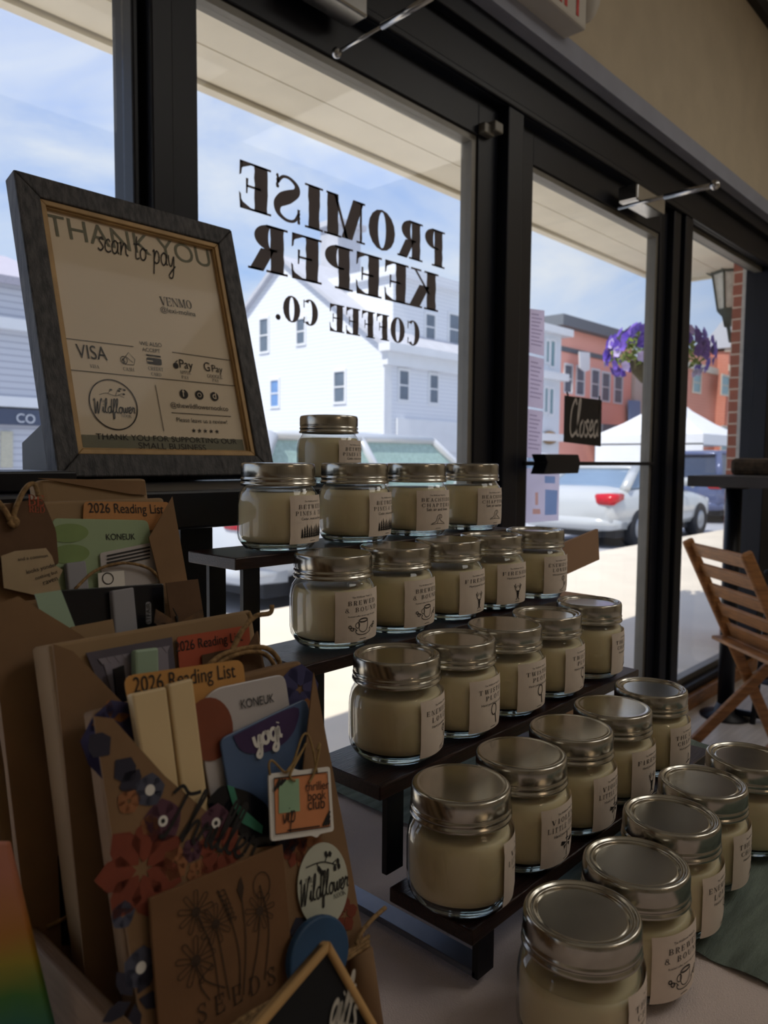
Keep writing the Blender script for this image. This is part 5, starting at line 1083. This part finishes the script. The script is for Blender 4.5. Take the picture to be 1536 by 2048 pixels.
# round social marks, stars, card and cash icons
for px_ in ((368, 797), (399, 799), (429, 802)): mb.flat(disc2(*fp.uv(*px_, n2), .0068), fp.fn(n2))
for i in range(5):
    u, v = fp.uv(388+11.6*i, 870+.5*i, n2); st = [(u+(.0036 if k % 2 == 0 else .0015)*math.sin(PI*k/5), v+(.0036 if k % 2 == 0 else .0015)*math.cos(PI*k/5)) for k in range(10)]
    mb.flat((st+[(u, v)], [[k, (k+1) % 10, 10] for k in range(10)]), fp.fn(n2))
mb.flat((rounded([fp.uv(x, y, n2) for x, y in ((293, 723), (323, 727), (324, 740), (295, 736))], .003), [list(range(20))]), fp.fn(n2)); mb.flat(([fp.uv(x, y, n2) for x, y in ((292, 717), (321, 721), (322, 724), (293, 720))], [[0, 1, 2, 3]]), fp.fn(n2))
mb.flat(disc2(*fp.uv(352, 740, n2), .0040, .0046), fp.fn(n2)); ln([(352, 733), (355, 730)], .0015)
mb.flat(disc2(*fp.uv(248, 729, n2), .0052, .0056, 24, .0009), fp.fn(n2)); ln([(244, 731), (257, 714), (270, 728), (268, 739), (250, 737)], .0008); ln([(252, 722), (266, 734)], .0008); wt('$', (245, 734), (251, 735))
obj('sign_print', mb, dk, paper)
mb = MB(); n3 = n2+.0004
wr(mb, fp, sans('f'), (365, 802), (371, 803), n3, 1.1)
mb.flat(disc2(*fp.uv(399, 799, n3), .0034, .0034, 20, .0009), fp.fn(n3)); wr(mb, fp, sans('d'), (426, 806), (433, 807), n3, 1.0)
mb.flat(line2([fp.uv(294, 730, n3), fp.uv(306, 731.5, n3)], .0016), fp.fn(n3)); obj('reversed_marks', mb, pap, paper)
obj('glass', MB().slab([fp.at(u, v, -.0085) for u, v in ((i0, i0), (W_-i0, i0), (W_-i0, H_-i0), (i0, H_-i0))], fp.N, .0015), M['museum'], t)
# black box in front of the frame
q = [ony(x, y, .70) for x, y in ((0, 941), (145, 942))]
t = obj('black_box', B(max(.16, q[0].x-.08), .69, -.0322, q[1].x, .80, q[1].z), M['black'], None, .002)
tag(t, 'low black box on the bar table at the left foot of the frame', 'box')
# ================================================================== right side: bar table, folding chair, black stool
t = empty('bar_table', (3.7, 1.04, FL), 'black bar table by the sidelight window at the far right', 'bar table')
zt = -.058
obj('table_top', B(3.165, .84, zt-.045, 4.34, 1.225, zt), mat('dark_table_top', (52, 46, 44), .5, 0, .2, 8), t, .003)
for x in (3.42, 4.15):
    p = obj('pedestal', MB().tube([(x, 1.12, FL+.02), (x, 1.12, zt-.045)], .034, 16), M['black'], t)
    mb = MB(); mb.xf = Matrix.Translation((x, 1.12, FL)); mb.lathe([(0, 0), (.105, 0), (.105, .008), (.05, .022), (.035, .06), (0, .06)], 24); obj('foot_disc', mb, M['black'], t)
    mb = MB(); mb.xf = Matrix.Translation((x, 1.12, zt-.045)); mb.lathe([(0, -.012), (.06, -.012), (.06, 0), (0, 0)], 20); obj('mounting_plate', mb, M['black'], t)
obj('foot_rail', MB().tube([(3.42, 1.10, FL+.03), (3.46, .80, FL+.03)], .014, 10), M['black'], t)
t = empty('planter', (4.05, 1.05, zt), 'dark woven tray on the right bar table at the picture edge', 'tray')
obj('tray', B(3.53, .88, zt, 4.2, 1.18, zt+.075), mat('woven_tray', (96, 80, 62), .9, 0, .35, 40, .5, 80), t, .02)
# folding chair
cn, cf = Vector((2.555, .795, 0)), Vector((2.825, 1.085, 0)); S = (cf-cn).normalized(); Dr = Vector((S.y, -S.x, 0)); wd = (cf-cn).length
t = empty('folding_chair', (cn+cf)/2+Dr*.25+Vector((0, 0, FL)), 'slatted wooden folding chair beside the right bar table', 'chair')
def cp(s_, f_, z): p = cn+S*s_+Dr*f_; return Vector((p.x, p.y, FL+z))
def plank(mb, a, b, w, th, wdir):
    d = (b-a).normalized(); wv = (wdir-d*wdir.dot(d)).normalized(); n = d.cross(wv)
    vs = [a+wv*w/2*i+n*th/2*j for i, j in ((-1,-1),(1,-1),(1,1),(-1,1))]+[b+wv*w/2*i+n*th/2*j for i, j in ((-1,-1),(1,-1),(1,1),(-1,1))]
    return mb.add(vs, [(0,3,2,1),(4,5,6,7),(0,1,5,4),(1,2,6,5),(2,3,7,6),(3,0,4,7)])
for s_ in (0, wd): obj('back_rail', plank(MB(), cp(s_, .40, .01), cp(s_, 0, .83), .042, .022, Dr), M['wood'], t, .008)
for i in range(5):
    zz = .795-.075*i; obj('back_slat', plank(MB(), cp(.008, .008+(.83-zz)*.488, zz), cp(wd-.008, .008+(.83-zz)*.488, zz), .052, .012, Vector((0, 0, 1))-Dr*.48), M['wood'], t, .003)
for s_ in (.03, wd-.03): obj('leg', plank(MB(), cp(s_, -.02, .01), cp(s_, .42, .45), .04, .022, Dr), M['wood'], t, .006)
for i in range(6): f_ = .13+.055*i; obj('seat_slat', plank(MB(), cp(.0, f_, .46), cp(wd, f_, .46), .045, .014, Dr), M['wood'], t, .003)
obj('stretcher', plank(MB(), cp(.03, .03, .06), cp(wd-.03, .03, .06), .035, .014, Vector((0, 0, 1))), M['wood'], t, .003)
# black metal stool behind it
b0 = Vector((3.62, .80, FL))
t = empty('metal_chair', b0, 'black metal chair at the right picture edge behind the folding chair', 'chair')
def bp_(x, y, z): return b0+Vector((x, y, z))
obj('seat', MB().box(b0.x-.19, b0.y-.19, FL+.64, b0.x+.19, b0.y+.19, FL+.665), M['black'], t, .01)
for sx in (-1, 1):
    for sy in (-1, 1): obj('leg', MB().tube([bp_(sx*.22, sy*.20, 0), bp_(sx*.17, sy*.16, .64)], .012, 8), M['black'], t)
obj('back_hoop', MB().tube([bp_(-.17, .15, .64), bp_(-.18, .17, .86), bp_(-.12, .18, .90), bp_(.12, .18, .90), bp_(.18, .17, .86), bp_(.17, .15, .64)], .013, 8), M['black'], t)
obj('stretcher', MB().tube([bp_(-.21, -.19, .2), bp_(.21, .19, .2)], .009, 8).tube([bp_(.21, -.19, .2), bp_(-.21, .19, .2)], .009, 8), M['black'], t)
